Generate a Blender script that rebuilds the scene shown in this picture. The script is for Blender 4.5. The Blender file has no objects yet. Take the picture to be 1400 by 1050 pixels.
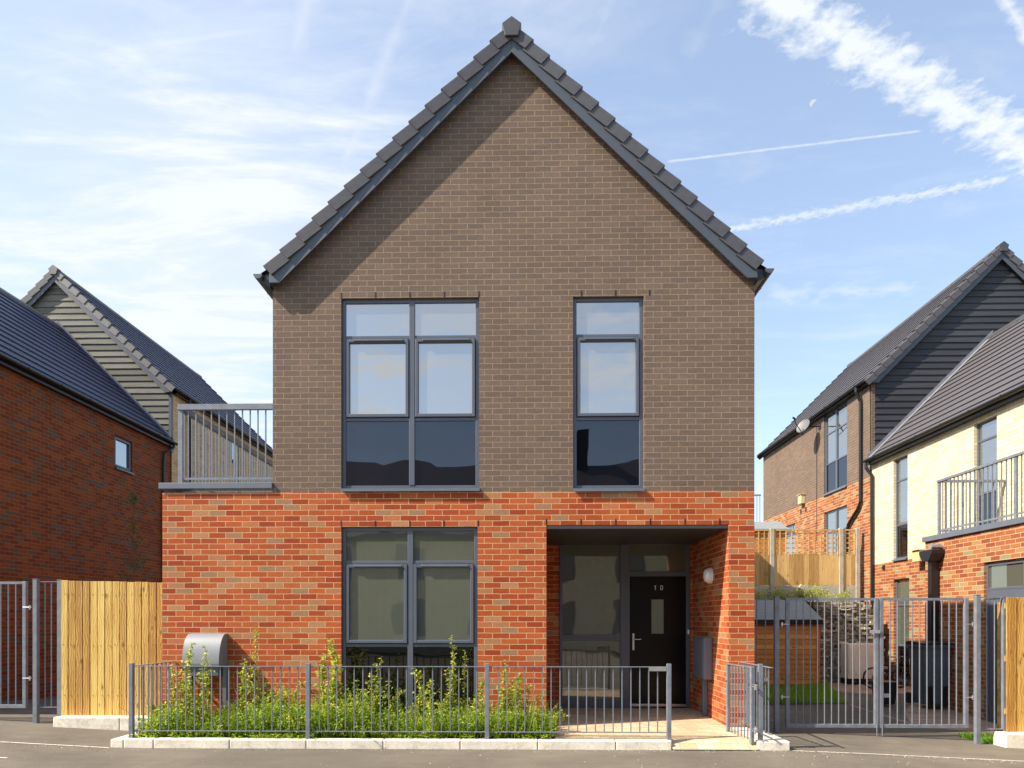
import bpy, math, random
from mathutils import Vector, Matrix
random.seed(7)
R = math.radians
sc = bpy.context.scene
col = sc.collection

# ---------------------------------------------------------------- camera
F = 932.0                       # focal length in photo pixels (1400 wide), horizon at y = 848
YAW = R(1.2)
CAM = Vector((0, -9.1, 1.52))
cd = bpy.data.cameras.new('camera'); cam = bpy.data.objects.new('camera', cd); col.objects.link(cam)
cam.location = CAM; cam.rotation_euler = (R(90), 0, YAW)
cd.sensor_width = 36; cd.lens = F / 1400 * 36
cd.shift_y = (848 - 525) / 1400
cd.clip_start = 0.1; cd.clip_end = 5000
sc.camera = cam
CS, CC = math.sin(YAW), math.cos(YAW)
def ray(px, py):
    r = (px - 700) / F
    return Vector((-CS + r * CC, CC + r * CS, (848 - py) / F))
def at(px, py, Y=0.0):          # survey helper: photo point on the plane Y = const -> (X, Z)
    d = ray(px, py); t = (Y - CAM.y) / d.y
    return d.x * t, CAM.z + d.z * t
def atx(px, py, X):             # photo point on the plane X = const -> (Y, Z)
    d = ray(px, py); t = X / d.x
    return CAM.y + d.y * t, CAM.z + d.z * t

# ---------------------------------------------------------------- light
SUN_AZ, SUN_EL = R(71.5), R(43.5)           # azimuth measured from the facade normal towards -X
to_sun = Vector((-math.sin(SUN_AZ) * math.cos(SUN_EL), -math.cos(SUN_AZ) * math.cos(SUN_EL), math.sin(SUN_EL)))
sd = bpy.data.lights.new('sun', 'SUN'); so = bpy.data.objects.new('sun', sd); col.objects.link(so)
sd.energy = 5.0; sd.angle = R(0.5); sd.color = (1.0, 0.90, 0.76)
so.rotation_euler = to_sun.to_track_quat('Z', 'Y').to_euler()
so.location = (-30, -12, 30)
sc.view_settings.view_transform = 'Standard'; sc.view_settings.look = 'None'
sc.view_settings.gamma = 1; sc.view_settings.exposure = 1.0

w = bpy.data.worlds.new('World'); sc.world = w; w.use_nodes = True
nt = w.node_tree; nt.nodes.clear()
class G:                                    # tiny node-graph helper
    def __init__(s, nt): s.nt = nt
    def n(s, t, **k):
        o = s.nt.nodes.new(t)
        for a, b in k.items(): setattr(o, a, b)
        return o
    def l(s, a, b): s.nt.links.new(a, b)
    def m(s, op, a, b=None, c=None, clamp=False):
        o = s.nt.nodes.new('ShaderNodeMath'); o.operation = op; o.use_clamp = clamp
        for i, v in enumerate((a, b, c)):
            if v is None: continue
            if isinstance(v, (int, float)): o.inputs[i].default_value = v
            else: s.l(v, o.inputs[i])
        return o.outputs[0]
    def smooth(s, v, lo, hi, a=0.0, b=1.0):
        o = s.nt.nodes.new('ShaderNodeMapRange'); o.interpolation_type = 'SMOOTHSTEP'
        s.l(v, o.inputs[0])
        for i, x in zip((1, 2, 3, 4), (lo, hi, a, b)): o.inputs[i].default_value = x
        return o.outputs[0]
    def noise(s, vec, scale, detail=4, rough=.5, dist=0.0):
        o = s.nt.nodes.new('ShaderNodeTexNoise'); o.inputs['Scale'].default_value = scale
        o.inputs['Detail'].default_value = detail; o.inputs['Roughness'].default_value = rough
        o.inputs['Distortion'].default_value = dist
        if vec is not None: s.l(vec, o.inputs['Vector'])
        return o.outputs['Fac']
g = G(nt)
sky = g.n('ShaderNodeTexSky', sky_type='NISHITA'); sky.sun_disc = False
sky.sun_elevation = SUN_EL; sky.sun_rotation = math.atan2(to_sun.x, to_sun.y)
sky.air_density = 1.0; sky.dust_density = 1.0; sky.ozone_density = 1.2
bg = g.n('ShaderNodeBackground'); bg.inputs[1].default_value = 0.15
g.l(sky.outputs[0], bg.inputs[0])
bgc = g.n('ShaderNodeBackground'); bgc.inputs[0].default_value = (0.90, 0.95, 1.0, 1); bgc.inputs[1].default_value = 0.53
tc = g.n('ShaderNodeTexCoord'); sx = g.n('ShaderNodeSeparateXYZ'); g.l(tc.outputs['Generated'], sx.inputs[0])
dz = g.m('MAXIMUM', sx.outputs[2], 0.04)
PX = g.m('DIVIDE', sx.outputs[0], dz); PY = g.m('DIVIDE', sx.outputs[1], dz)
cb = g.n('ShaderNodeCombineXYZ'); g.l(PX, cb.inputs[0]); g.l(PY, cb.inputs[1]); P = cb.outputs[0]
def cloudpt(px, py):
    d = ray(px, py); return Vector((d.x / d.z, d.y / d.z))
def trail(p0, p1, halfpx, amp, nscale, soft, strength, ends=(0.05, 0.05)):
    a, b = cloudpt(*p0), cloudpt(*p1); t = (b - a); L = t.length; t = t / L; nrm = Vector((-t.y, t.x))
    dx, dy = p1[0] - p0[0], p1[1] - p0[1]; dl = math.hypot(dx, dy)
    mid = ((p0[0] + p1[0]) / 2, (p0[1] + p1[1]) / 2)
    q = cloudpt(mid[0] - dy / dl * halfpx, mid[1] + dx / dl * halfpx); mm = cloudpt(*mid)
    wdt = abs((q - mm).dot(nrm))
    d = g.m('ABSOLUTE', g.m('ADD', g.m('ADD', g.m('MULTIPLY', PX, nrm.x), g.m('MULTIPLY', PY, nrm.y)), -a.dot(nrm)))
    s = g.m('ADD', g.m('ADD', g.m('MULTIPLY', PX, t.x), g.m('MULTIPLY', PY, t.y)), -a.dot(t))
    nz = g.noise(P, nscale, 5, .6)
    dd = g.m('ADD', d, g.m('MULTIPLY', g.m('SUBTRACT', nz, 0.5), amp * wdt))
    m = g.smooth(dd, wdt * (soft - .5), wdt * 1.3, 1, 0)
    m = g.m('MULTIPLY', m, g.smooth(g.noise(P, nscale * 1.9, 6, .7), .2, .55, .8, 1.0))
    m = g.m('MULTIPLY', m, g.smooth(s, 0.0, ends[0] * L)); m = g.m('MULTIPLY', m, g.smooth(s, L * (1 - ends[1]), L, 1, 0))
    return g.m('MULTIPLY', m, strength)
masks = [trail((1020, -25), (1440, 225), 48, 3.0, 22, 0.3, .97, (.05, .02)),
         trail((905, 222), (1268, 178), 3.0, 1.4, 40, 0.3, .62),
         trail((960, 320), (1385, 243), 9, 3.0, 50, 0.1, .72, (.12, .03)),
         trail((1350, -40), (1420, 75), 17, 2.2, 30, 0.1, .8),
         trail((-60, 288), (420, 312), 9, 2.4, 14, 0.0, .5, (.1, .4)),
         trail((1015, 405), (1290, 392), 18, 3.4, 14, 0.0, .45, (.2, .2)),
         trail((300, 400), (450, -90), 40, 2.2, 5, -.3, .62, (.3, .1)),
         trail((440, 300), (590, -80), 34, 2.2, 5, -.3, .62, (.3, .1)),
         trail((800, 90), (850, -40), 30, 3.0, 9, 0.0, .35, (.3, .1)),
         trail((930, 110), (1010, -60), 40, 3.0, 8, 0.0, .25, (.3, .1))]
# broad cirrus: streaky noise, strongest low on the left
mp = g.n('ShaderNodeMapping'); g.l(P, mp.inputs[0]); mp.inputs['Rotation'].default_value = (0, 0, R(28)); mp.inputs['Scale'].default_value = (1.0, 3.2, 1)
c1 = g.smooth(g.noise(mp.outputs[0], 1.1, 8, .62, .6), .40, .72)
mp2 = g.n('ShaderNodeMapping'); g.l(P, mp2.inputs[0]); mp2.inputs['Rotation'].default_value = (0, 0, R(-50)); mp2.inputs['Scale'].default_value = (1.0, 2.4, 1)
c2 = g.smooth(g.noise(mp2.outputs[0], 2.3, 8, .65, .4), .45, .8)
def lobe(px, py, k):
    d = ray(px, py).normalized(); dp = g.n('ShaderNodeVectorMath', operation='DOT_PRODUCT')
    g.l(tc.outputs['Generated'], dp.inputs[0]); dp.inputs[1].default_value = d
    return g.m('POWER', g.m('MAXIMUM', dp.outputs['Value'], 0.0), k)
left = lobe(190, 290, 7.0)
core = lobe(290, 350, 42.0)
cir = g.m('MULTIPLY', g.m('ADD', g.m('MULTIPLY', c1, .8), g.m('ADD', g.m('MULTIPLY', c2, .5), .24)), left)
cir = g.m('ADD', g.m('ADD', cir, .05), g.m('MULTIPLY', core, .42))
dpr = g.n('ShaderNodeVectorMath', operation='DOT_PRODUCT'); g.l(tc.outputs['Generated'], dpr.inputs[0]); dpr.inputs[1].default_value = Vector((0.05, -.92, .35)).normalized()
rear = g.m('POWER', g.m('MAXIMUM', dpr.outputs['Value'], 0.0), 3.0)
cir = g.m('MAXIMUM', cir, g.m('MULTIPLY', g.m('ADD', g.m('MULTIPLY', c1, .75), g.m('MULTIPLY', c2, .6)), rear))
thin = g.m('ADD', g.m('MULTIPLY', c2, .22), .20)
tot = g.m('MAXIMUM', cir, thin)
for mk in masks: tot = g.m('MAXIMUM', g.m('ADD', mk, g.m('MULTIPLY', tot, .35)), tot)
tot = g.m('MINIMUM', tot, .97)
tot = g.m('MULTIPLY', tot, g.smooth(sx.outputs[2], 0.0, .12))
mx = g.n('ShaderNodeMixShader'); g.l(tot, mx.inputs[0]); g.l(bg.outputs[0], mx.inputs[1]); g.l(bgc.outputs[0], mx.inputs[2])
wo = g.n('ShaderNodeOutputWorld'); g.l(mx.outputs[0], wo.inputs[0])

# ---------------------------------------------------------------- materials
def new_mat(name):
    m = bpy.data.materials.new(name); m.use_nodes = True; m.node_tree.nodes.clear()
    g = G(m.node_tree); b = g.n('ShaderNodeBsdfPrincipled'); o = g.n('ShaderNodeOutputMaterial')
    g.l(b.outputs[0], o.inputs[0]); return m, g, b, o
def rgb(c): return (c[0], c[1], c[2], 1)
def ramp(g, fac, stops, interp='LINEAR'):
    r = g.n('ShaderNodeValToRGB'); r.color_ramp.interpolation = interp
    e = r.color_ramp.elements
    while len(e) < len(stops): e.new(0.5)
    for i, (p, c) in enumerate(stops): e[i].position = p; e[i].color = rgb(c)
    g.l(fac, r.inputs[0]); return r.outputs[0]
def mixc(g, fac, a, b, mode='MIX'):
    m = g.n('ShaderNodeMix', data_type='RGBA', blend_type=mode)
    for i, v in ((0, fac), (6, a), (7, b)):
        if isinstance(v, (int, float)): m.inputs[i].default_value = v
        elif isinstance(v, tuple): m.inputs[i].default_value = rgb(v)
        else: g.l(v, m.inputs[i])
    return m.outputs[2]
def bump(g, b, h, strength, dist):
    n = g.n('ShaderNodeBump'); n.inputs['Strength'].default_value = strength; n.inputs['Distance'].default_value = dist
    g.l(h, n.inputs['Height']); g.l(n.outputs[0], b.inputs['Normal'])
def coords(g, kind='Object', scale=None, rot=None):
    t = g.n('ShaderNodeTexCoord'); v = t.outputs[kind]
    if scale or rot:
        m = g.n('ShaderNodeMapping'); g.l(v, m.inputs[0])
        if scale: m.inputs['Scale'].default_value = scale
        if rot: m.inputs['Rotation'].default_value = rot
        v = m.outputs[0]
    return v
def plain(name, c, rough=.5, metal=0.0, var=.12, nscale=8, bmp=.0, spec=None):
    m, g, b, o = new_mat(name); v = coords(g)
    n = g.noise(v, nscale, 6, .6)
    lo = tuple(x * (1 - var) for x in c); hi = tuple(min(1, x * (1 + var)) for x in c)
    g.l(ramp(g, n, [(.3, lo), (.7, hi)]), b.inputs['Base Color'])
    b.inputs['Roughness'].default_value = rough; b.inputs['Metallic'].default_value = metal
    if spec is not None: b.inputs['Specular IOR Level'].default_value = spec
    if bmp: bump(g, b, g.noise(v, nscale * 6, 4, .6), bmp, .004)
    return m
def brick(name, stops, mortar, rowh=.075, bw=.225, ms=.0052, bmp=.7, rustic=.25, stain=.16):
    m, g, b, o = new_mat(name); uv = coords(g, 'UV')
    # slightly wander the joints so that bricks are not ruled lines
    nn = g.n('ShaderNodeTexNoise'); nn.inputs['Scale'].default_value = 9; nn.inputs['Detail'].default_value = 3; g.l(uv, nn.inputs['Vector'])
    sub = g.n('ShaderNodeVectorMath', operation='SUBTRACT'); g.l(nn.outputs['Color'], sub.inputs[0]); sub.inputs[1].default_value = (.5, .5, .5)
    sc_ = g.n('ShaderNodeVectorMath', operation='SCALE'); g.l(sub.outputs[0], sc_.inputs[0]); sc_.inputs['Scale'].default_value = .010
    ad = g.n('ShaderNodeVectorMath', operation='ADD'); g.l(uv, ad.inputs[0]); g.l(sc_.outputs[0], ad.inputs[1])
    t = g.n('ShaderNodeTexBrick'); g.l(ad.outputs[0], t.inputs['Vector'])
    t.inputs['Scale'].default_value = 1; t.inputs['Brick Width'].default_value = bw; t.inputs['Row Height'].default_value = rowh
    t.inputs['Mortar Size'].default_value = ms; t.inputs['Mortar Smooth'].default_value = .15
    t.inputs['Color1'].default_value = (0, 0, 0, 1); t.inputs['Color2'].default_value = (1, 1, 1, 1); t.inputs['Mortar'].default_value = (.5, .5, .5, 1)
    c = ramp(g, t.outputs['Color'], stops, 'CONSTANT' if len(stops) > 4 else 'LINEAR')
    n1 = g.noise(uv, 30, 6, .65)
    c = mixc(g, rustic, c, ramp(g, n1, [(.3, (.35, .35, .35)), (.7, (1, 1, 1))]), 'MULTIPLY')
    nl = g.noise(uv, 1.1, 5, .6)
    c = mixc(g, t.outputs['Fac'], c, mixc(g, n1, tuple(x * .8 for x in mortar), tuple(min(1, x * 1.15) for x in mortar)))
    c = mixc(g, stain, c, ramp(g, nl, [(.3, (.55, .53, .5)), (.65, (1, 1, 1))]), 'MULTIPLY')
    g.l(c, b.inputs['Base Color']); b.inputs['Roughness'].default_value = .85
    b.inputs['Specular IOR Level'].default_value = .25
    h = g.m('ADD', g.m('MULTIPLY', g.m('SUBTRACT', 1, t.outputs['Fac']), 1.0), g.m('MULTIPLY', n1, .5))
    h = g.m('ADD', h, g.m('MULTIPLY', t.outputs['Color'], .25))
    bump(g, b, h, bmp, .006)
    return m
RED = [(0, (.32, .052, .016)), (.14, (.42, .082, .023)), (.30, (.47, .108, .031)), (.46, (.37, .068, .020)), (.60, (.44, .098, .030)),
       (.74, (.47, .160, .062)), (.82, (.42, .185, .085)), (.89, (.33, .19, .10)), (.95, (.44, .21, .10))]
M = {}
M['red'] = brick('red brick', RED, (.58, .36, .18), ms=.0046, stain=.28, rustic=.34)
M['redR'] = brick('red brick neighbour', [(p, (c[0] * .78, c[1] * 1.12 + .012, c[2] * 1.1 + .012)) for p, c in RED], (.55, .40, .24))
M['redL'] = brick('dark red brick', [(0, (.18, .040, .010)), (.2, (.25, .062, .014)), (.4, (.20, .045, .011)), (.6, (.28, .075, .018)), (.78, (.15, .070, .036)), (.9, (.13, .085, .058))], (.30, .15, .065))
M['brown'] = brick('brown brick', [(0, (.164, .115, .087)), (.2, (.184, .129, .096)), (.45, (.172, .120, .090)), (.7, (.194, .136, .101)), (.88, (.160, .117, .092))], (.35, .27, .175), rustic=.42, bmp=1.0, ms=.0040, stain=.3)
M['cream'] = brick('cream brick', [(0, (.66, .58, .38)), (.3, (.72, .64, .43)), (.6, (.62, .54, .34)), (.8, (.70, .62, .44)), (.95, (.6, .5, .3))], (.42, .34, .2), rustic=.1, bmp=.5, stain=.08)
M['buff'] = brick('buff brick', [(0, (.68, .48, .25)), (.3, (.76, .54, .29)), (.6, (.62, .44, .23)), (.8, (.7, .5, .28)), (.95, (.5, .36, .22))], (.34, .24, .13))
M['grey_metal'] = plain('grey powder coated metal', (.115, .135, .17), .42, 0, .08, 5)
M['hood'] = plain('light grey painted steel', (.20, .21, .225), .45, 0, .08, 5)
M['rail'] = plain('galvanised grey paint', (.155, .172, .20), .5, .0, .22, 10, .2)
M['frame'] = plain('window frame grey', (.085, .097, .125), .38, 0, .06, 3)
M['barge'] = plain('slate blue bargeboard', (.060, .072, .090), .5, 0, .10, 3)
M['black'] = plain('black plastic', (.010, .010, .013), .4, 0, .2, 6)
M['doorblack'] = plain('black door paint', (.004, .0035, .004), .3, 0, .15, 3, spec=.22)
M['ceil'] = plain('dark porch ceiling', (.035, .034, .036), .6)
M['steel'] = plain('brushed steel', (.6, .6, .6), .25, 1.0, .05)
M['white'] = plain('white plastic', (.75, .75, .74), .35, 0, .03)
M['chrome'] = plain('latch zinc', (.55, .55, .55), .35, .8, .1)
M['binblue'] = plain('dark blue green bin plastic', (.075, .10, .115), .42, 0, .2, 6)
M['beige'] = plain('cream enamel', (.78, .74, .62), .4, 0, .06)
M['lead'] = plain('lead flashing', (.20, .205, .225), .45, .2, .2)
M['yellowbox'] = plain('pale yellow plastic', (.60, .46, .23), .5)
M['stem'] = plain('green stem', (.13, .11, .045), .7)
M['bark'] = plain('young bark', (.10, .075, .05), .8)
M['dark_nail'] = plain('rusty nail', (.06, .04, .03), .6)

def concrete(name, c, spk=.5):
    m, g, b, o = new_mat(name); v = coords(g)
    a = g.noise(v, 3.5, 6, .65); f = g.noise(v, 140, 3, .7)
    cc = ramp(g, a, [(.25, tuple(x * .78 for x in c)), (.7, tuple(x * 1.08 for x in c))])
    cc = mixc(g, spk, cc, ramp(g, f, [(.35, (.45, .42, .38)), (.55, (1, 1, 1))]), 'MULTIPLY')
    cc = mixc(g, .55, cc, ramp(g, g.noise(v, 11, 7, .75, .6), [(.34, (.55, .52, .45)), (.52, (1, 1, 1))]), 'MULTIPLY')
    g.l(cc, b.inputs['Base Color']); b.inputs['Roughness'].default_value = .85
    bump(g, b, g.m('ADD', f, g.noise(v, 25, 4, .6)), .35, .004); return m
M['kerb'] = concrete('granite aggregate kerb', (.80, .74, .62))
M['conc'] = concrete('pale concrete', (.46, .43, .36), .25)
def asphalt():
    m, g, b, o = new_mat('asphalt'); v = coords(g)
    big = g.noise(v, .55, 6, .65, .4); mid = g.noise(v, 5, 5, .6); f = g.noise(v, 160, 2, .8); vx = g.n('ShaderNodeTexVoronoi'); vx.inputs['Scale'].default_value = 95; g.l(v, vx.inputs['Vector'])
    c = ramp(g, big, [(.28, (.112, .094, .070)), (.5, (.162, .138, .102)), (.72, (.215, .184, .136))])
    c = mixc(g, .5, c, ramp(g, mid, [(.3, (.72, .72, .74)), (.7, (1, 1, 1))]), 'MULTIPLY')
    c = mixc(g, .8, c, ramp(g, f, [(.36, (.45, .45, .46)), (.5, (.95, .95, .95)), (.66, (1.0, 1.0, 1.0))]), 'MULTIPLY')
    st = g.n('ShaderNodeMapping'); g.l(v, st.inputs[0]); st.inputs['Scale'].default_value = (.5, 5.0, 1)
    c = mixc(g, .45, c, ramp(g, g.noise(st.outputs[0], 1.3, 6, .7, .8), [(.32, (.62, .62, .63)), (.6, (1, 1, 1))]), 'MULTIPLY')
    sp = ramp(g, vx.outputs['Distance'], [(.0, (1, 1, 1)), (.10, (0, 0, 0))])
    c = mixc(g, g.m('MULTIPLY', g.smooth(g.noise(v, 33, 2), .58, .66), sp), c, (.32, .28, .22))
    g.l(c, b.inputs['Base Color']); b.inputs['Roughness'].default_value = .88
    bump(g, b, g.m('ADD', f, g.m('MULTIPLY', vx.outputs['Distance'], .8)), .6, .006); return m
M['asphalt'] = asphalt()
def pavers(name, stops, mortar, bw=.2, rh=.1):
    m = brick(name, stops, mortar, rh, bw, .004, .4, .25, .35); return m
M['path'] = pavers('buff block paving', [(0, (.56, .42, .26)), (.3, (.62, .47, .30)), (.6, (.52, .385, .24)), (.8, (.66, .51, .34)), (.95, (.54, .36, .25))], (.36, .27, .17))
M['pave'] = pavers('brown block paving', [(0, (.40, .27, .18)), (.3, (.48, .33, .23)), (.6, (.36, .24, .17)), (.8, (.52, .36, .25)), (.95, (.34, .25, .19))], (.22, .16, .12))
def tiles(name, c):
    m, g, b, o = new_mat(name); uv = coords(g, 'UV')
    t = g.n('ShaderNodeTexBrick'); g.l(uv, t.inputs['Vector'])
    for k, v in (('Scale', 1), ('Brick Width', .33), ('Row Height', .30), ('Mortar Size', .003), ('Mortar Smooth', .1)): t.inputs[k].default_value = v
    t.inputs['Color1'].default_value = (0, 0, 0, 1); t.inputs['Color2'].default_value = (1, 1, 1, 1); t.inputs['Mortar'].default_value = (.5, .5, .5, 1)
    cc = ramp(g, t.outputs['Color'], [(0, tuple(x * .95 for x in c)), (1, tuple(x * 1.05 for x in c))])
    cc = mixc(g, g.m('MULTIPLY', t.outputs['Fac'], .3), cc, tuple(x * .4 for x in c))
    cc = mixc(g, .35, cc, ramp(g, g.noise(uv, 2.2, 6, .65), [(.3, (.7, .7, .72)), (.7, (1, 1, 1))]), 'MULTIPLY')
    g.l(cc, b.inputs['Base Color']); b.inputs['Roughness'].default_value = .55
    bump(g, b, g.noise(uv, 60, 3), .12, .004); return m
M['tileL'] = tiles('blue slate tile', (.045, .055, .105))
M['tileR'] = tiles('purple grey tile', (.088, .082, .088))
M['tileM'] = plain('concrete verge tile', (.056, .056, .062), .5, 0, .22, 7, .3)
M['tileLit'] = plain('sunlit concrete verge tile', (.088, .087, .088), .55, 0, .25, 7, .3)  # brighter copy of the verge tile, its sunlit look put into the colour
def wood(name, stops, vertical=True, knots=True, attr=True):
    m, g, b, o = new_mat(name); t = g.n('ShaderNodeTexCoord')
    at_ = g.n('ShaderNodeAttribute', attribute_name='rnd')
    off = g.n('ShaderNodeVectorMath', operation='SCALE'); off.inputs[0].default_value = (7.3, 3.1, 13.7); g.l(at_.outputs['Fac'], off.inputs['Scale'])
    ad = g.n('ShaderNodeVectorMath', operation='ADD'); g.l(t.outputs['Object'], ad.inputs[0]); g.l(off.outputs[0], ad.inputs[1])
    mp = g.n('ShaderNodeMapping'); g.l(ad.outputs[0], mp.inputs[0]); mp.inputs['Scale'].default_value = (14, 14, 1.3) if vertical else (1.3, 14, 14)
    kn = g.n('ShaderNodeMapping'); g.l(ad.outputs[0], kn.inputs[0]); kn.inputs['Scale'].default_value = (8, 8, 3.4) if vertical else (3.4, 8, 8)
    vo = g.n('ShaderNodeTexVoronoi'); vo.inputs['Scale'].default_value = 1.0; g.l(kn.outputs[0], vo.inputs['Vector'])
    dist = g.smooth(vo.outputs['Distance'], .0, .42, 1.6, 0)
    gr = g.n('ShaderNodeTexNoise'); g.l(mp.outputs[0], gr.inputs['Vector']); gr.inputs['Scale'].default_value = 1.2; gr.inputs['Detail'].default_value = 6; g.l(dist, gr.inputs['Distortion'])
    fine = g.n('ShaderNodeTexWave', bands_direction='X' if vertical else 'Z'); g.l(ad.outputs[0], fine.inputs['Vector']); fine.inputs['Scale'].default_value = 9; fine.inputs['Distortion'].default_value = 9; fine.inputs['Detail'].default_value = 3; fine.inputs['Detail Scale'].default_value = .6
    f = g.m('ADD', g.m('MULTIPLY', gr.outputs['Fac'], .65), g.m('MULTIPLY', fine.outputs['Fac'], .25))
    f = g.m('ADD', f, g.m('MULTIPLY', g.m('SUBTRACT', at_.outputs['Fac'], .45), .42))
    c = ramp(g, f, stops)
    if knots:
        k = g.smooth(vo.outputs['Distance'], .07, .19, 1, 0)
        c = mixc(g, g.m('MULTIPLY', k, .72), c, tuple(x * .22 for x in stops[0][1]))
    g.l(c, b.inputs['Base Color']); b.inputs['Roughness'].default_value = .75
    bump(g, b, f, .3, .004); return m
M['fence'] = wood('pressure treated pine', [(.28, (.32, .155, .026)), (.45, (.48, .28, .058)), (.62, (.58, .375, .09)), (.78, (.68, .48, .145))])
M['trellis'] = wood('garden fence pine', [(.28, (.34, .19, .06)), (.5, (.54, .34, .12)), (.75, (.66, .46, .2))])
M['shedwood'] = wood('orange stained shiplap', [(.25, (.50, .19, .04)), (.5, (.66, .29, .07)), (.75, (.75, .36, .10))], vertical=False)
M['clad'] = wood('weathered grey boards', [(.25, (.065, .065, .052)), (.5, (.115, .112, .090)), (.75, (.18, .172, .14))], vertical=False, knots=False)
M['cladD'] = wood('black stained boards', [(.25, (.020, .022, .028)), (.5, (.028, .030, .037)), (.75, (.04, .042, .05))], vertical=False, knots=False)
def glass(name, base, refl, tint=(1, 1, 1), wav=.07):
    m, g, b, o = new_mat(name); v = coords(g)
    g.nt.nodes.remove(b)
    d = g.n('ShaderNodeBsdfDiffuse')
    fold = g.n('ShaderNodeTexWave', bands_direction='X'); g.l(v, fold.inputs['Vector']); fold.inputs['Scale'].default_value = 3.2; fold.inputs['Distortion'].default_value = 1.2; fold.inputs['Detail'].default_value = 1
    g.l(mixc(g, g.m('MULTIPLY', fold.outputs['Fac'], .06), tuple(x for x in base), tuple(x * .55 for x in base)), d.inputs[0])
    gl = g.n('ShaderNodeBsdfGlossy'); gl.inputs['Roughness'].default_value = .012; gl.inputs['Color'].default_value = rgb(tint)
    bp = g.n('ShaderNodeBump'); bp.inputs['Strength'].default_value = wav; bp.inputs['Distance'].default_value = .05
    g.l(g.noise(v, 1.9, 1, .4), bp.inputs['Height']); g.l(bp.outputs[0], gl.inputs['Normal'])
    fr = g.n('ShaderNodeFresnel'); fr.inputs[0].default_value = 1.5
    f = g.m('ADD', g.m('MULTIPLY', fr.outputs[0], 1.0 - refl), refl, clamp=True)
    mxx = g.n('ShaderNodeMixShader'); g.l(f, mxx.inputs[0]); g.l(d.outputs[0], mxx.inputs[1]); g.l(gl.outputs[0], mxx.inputs[2]); g.l(mxx.outputs[0], o.inputs[0])
    return m
M['glass_sky'] = glass('coated glass over pale blind', (.145, .145, .135), .38, (1.0, .97, .93))
M['glass_dark'] = glass('dark laminated glass', (.003, .003, .005), .045, (.85, .9, 1))
M['glass_gf'] = glass('ground floor glass', (.080, .088, .066), .10)
M['glass_black'] = glass('black glass', (.002, .002, .002), .02)
M['glass_side'] = glass('neighbour glass', (.05, .055, .06), .34)
def leafmat(name, stops, tr=.45):
    m, g, b, o = new_mat(name); g.nt.nodes.remove(b)
    a = g.n('ShaderNodeAttribute', attribute_name='rnd')
    c = ramp(g, a.outputs['Fac'], stops)
    d = g.n('ShaderNodeBsdfPrincipled'); g.l(c, d.inputs['Base Color']); d.inputs['Roughness'].default_value = .5
    t = g.n('ShaderNodeBsdfTranslucent'); hc = g.n('ShaderNodeHueSaturation'); hc.inputs['Value'].default_value = 1.5; hc.inputs['Hue'].default_value = .49; g.l(c, hc.inputs['Color']); g.l(hc.outputs[0], t.inputs[0])
    x = g.n('ShaderNodeMixShader'); x.inputs[0].default_value = tr; g.l(d.outputs[0], x.inputs[1]); g.l(t.outputs[0], x.inputs[2]); g.l(x.outputs[0], o.inputs[0]); return m
M['weed'] = leafmat('weeds', [(0, (.10, .19, .012)), (.45, (.20, .33, .02)), (.85, (.36, .46, .035)), (1, (.5, .48, .08))], .5)
M['leaf'] = leafmat('shrub leaf', [(0, (.13, .20, .02)), (.5, (.27, .36, .035)), (.85, (.46, .50, .07)), (1, (.50, .34, .09))], .5)
M['leafdark'] = leafmat('dark leaf', [(0, (.03, .055, .012)), (.6, (.06, .10, .02)), (1, (.11, .14, .03))], .3)
M['grass'] = leafmat('lawn', [(0, (.10, .24, .015)), (.6, (.18, .38, .02)), (1, (.28, .46, .04))], .45)
M['soil'] = concrete('soil', (.07, .05, .03), .5)
M['line'] = plain('worn white paint', (.62, .58, .5), .8, 0, .2, 20)
M['stone'] = None
m, g, b, o = new_mat('dry stone')
a_ = g.n('ShaderNodeAttribute', attribute_name='rnd')
c_ = ramp(g, a_.outputs['Fac'], [(0, (.18, .16, .12)), (.4, (.32, .28, .21)), (.75, (.44, .39, .29)), (1, (.58, .53, .42))])
c_ = mixc(g, .5, c_, ramp(g, g.noise(coords(g), 18, 5), [(.3, (.5, .5, .5)), (.7, (1, 1, 1))]), 'MULTIPLY')
g.l(c_, b.inputs['Base Color']); b.inputs['Roughness'].default_value = .9; bump(g, b, g.noise(coords(g), 40, 4), .5, .01); M['stone'] = m

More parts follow.
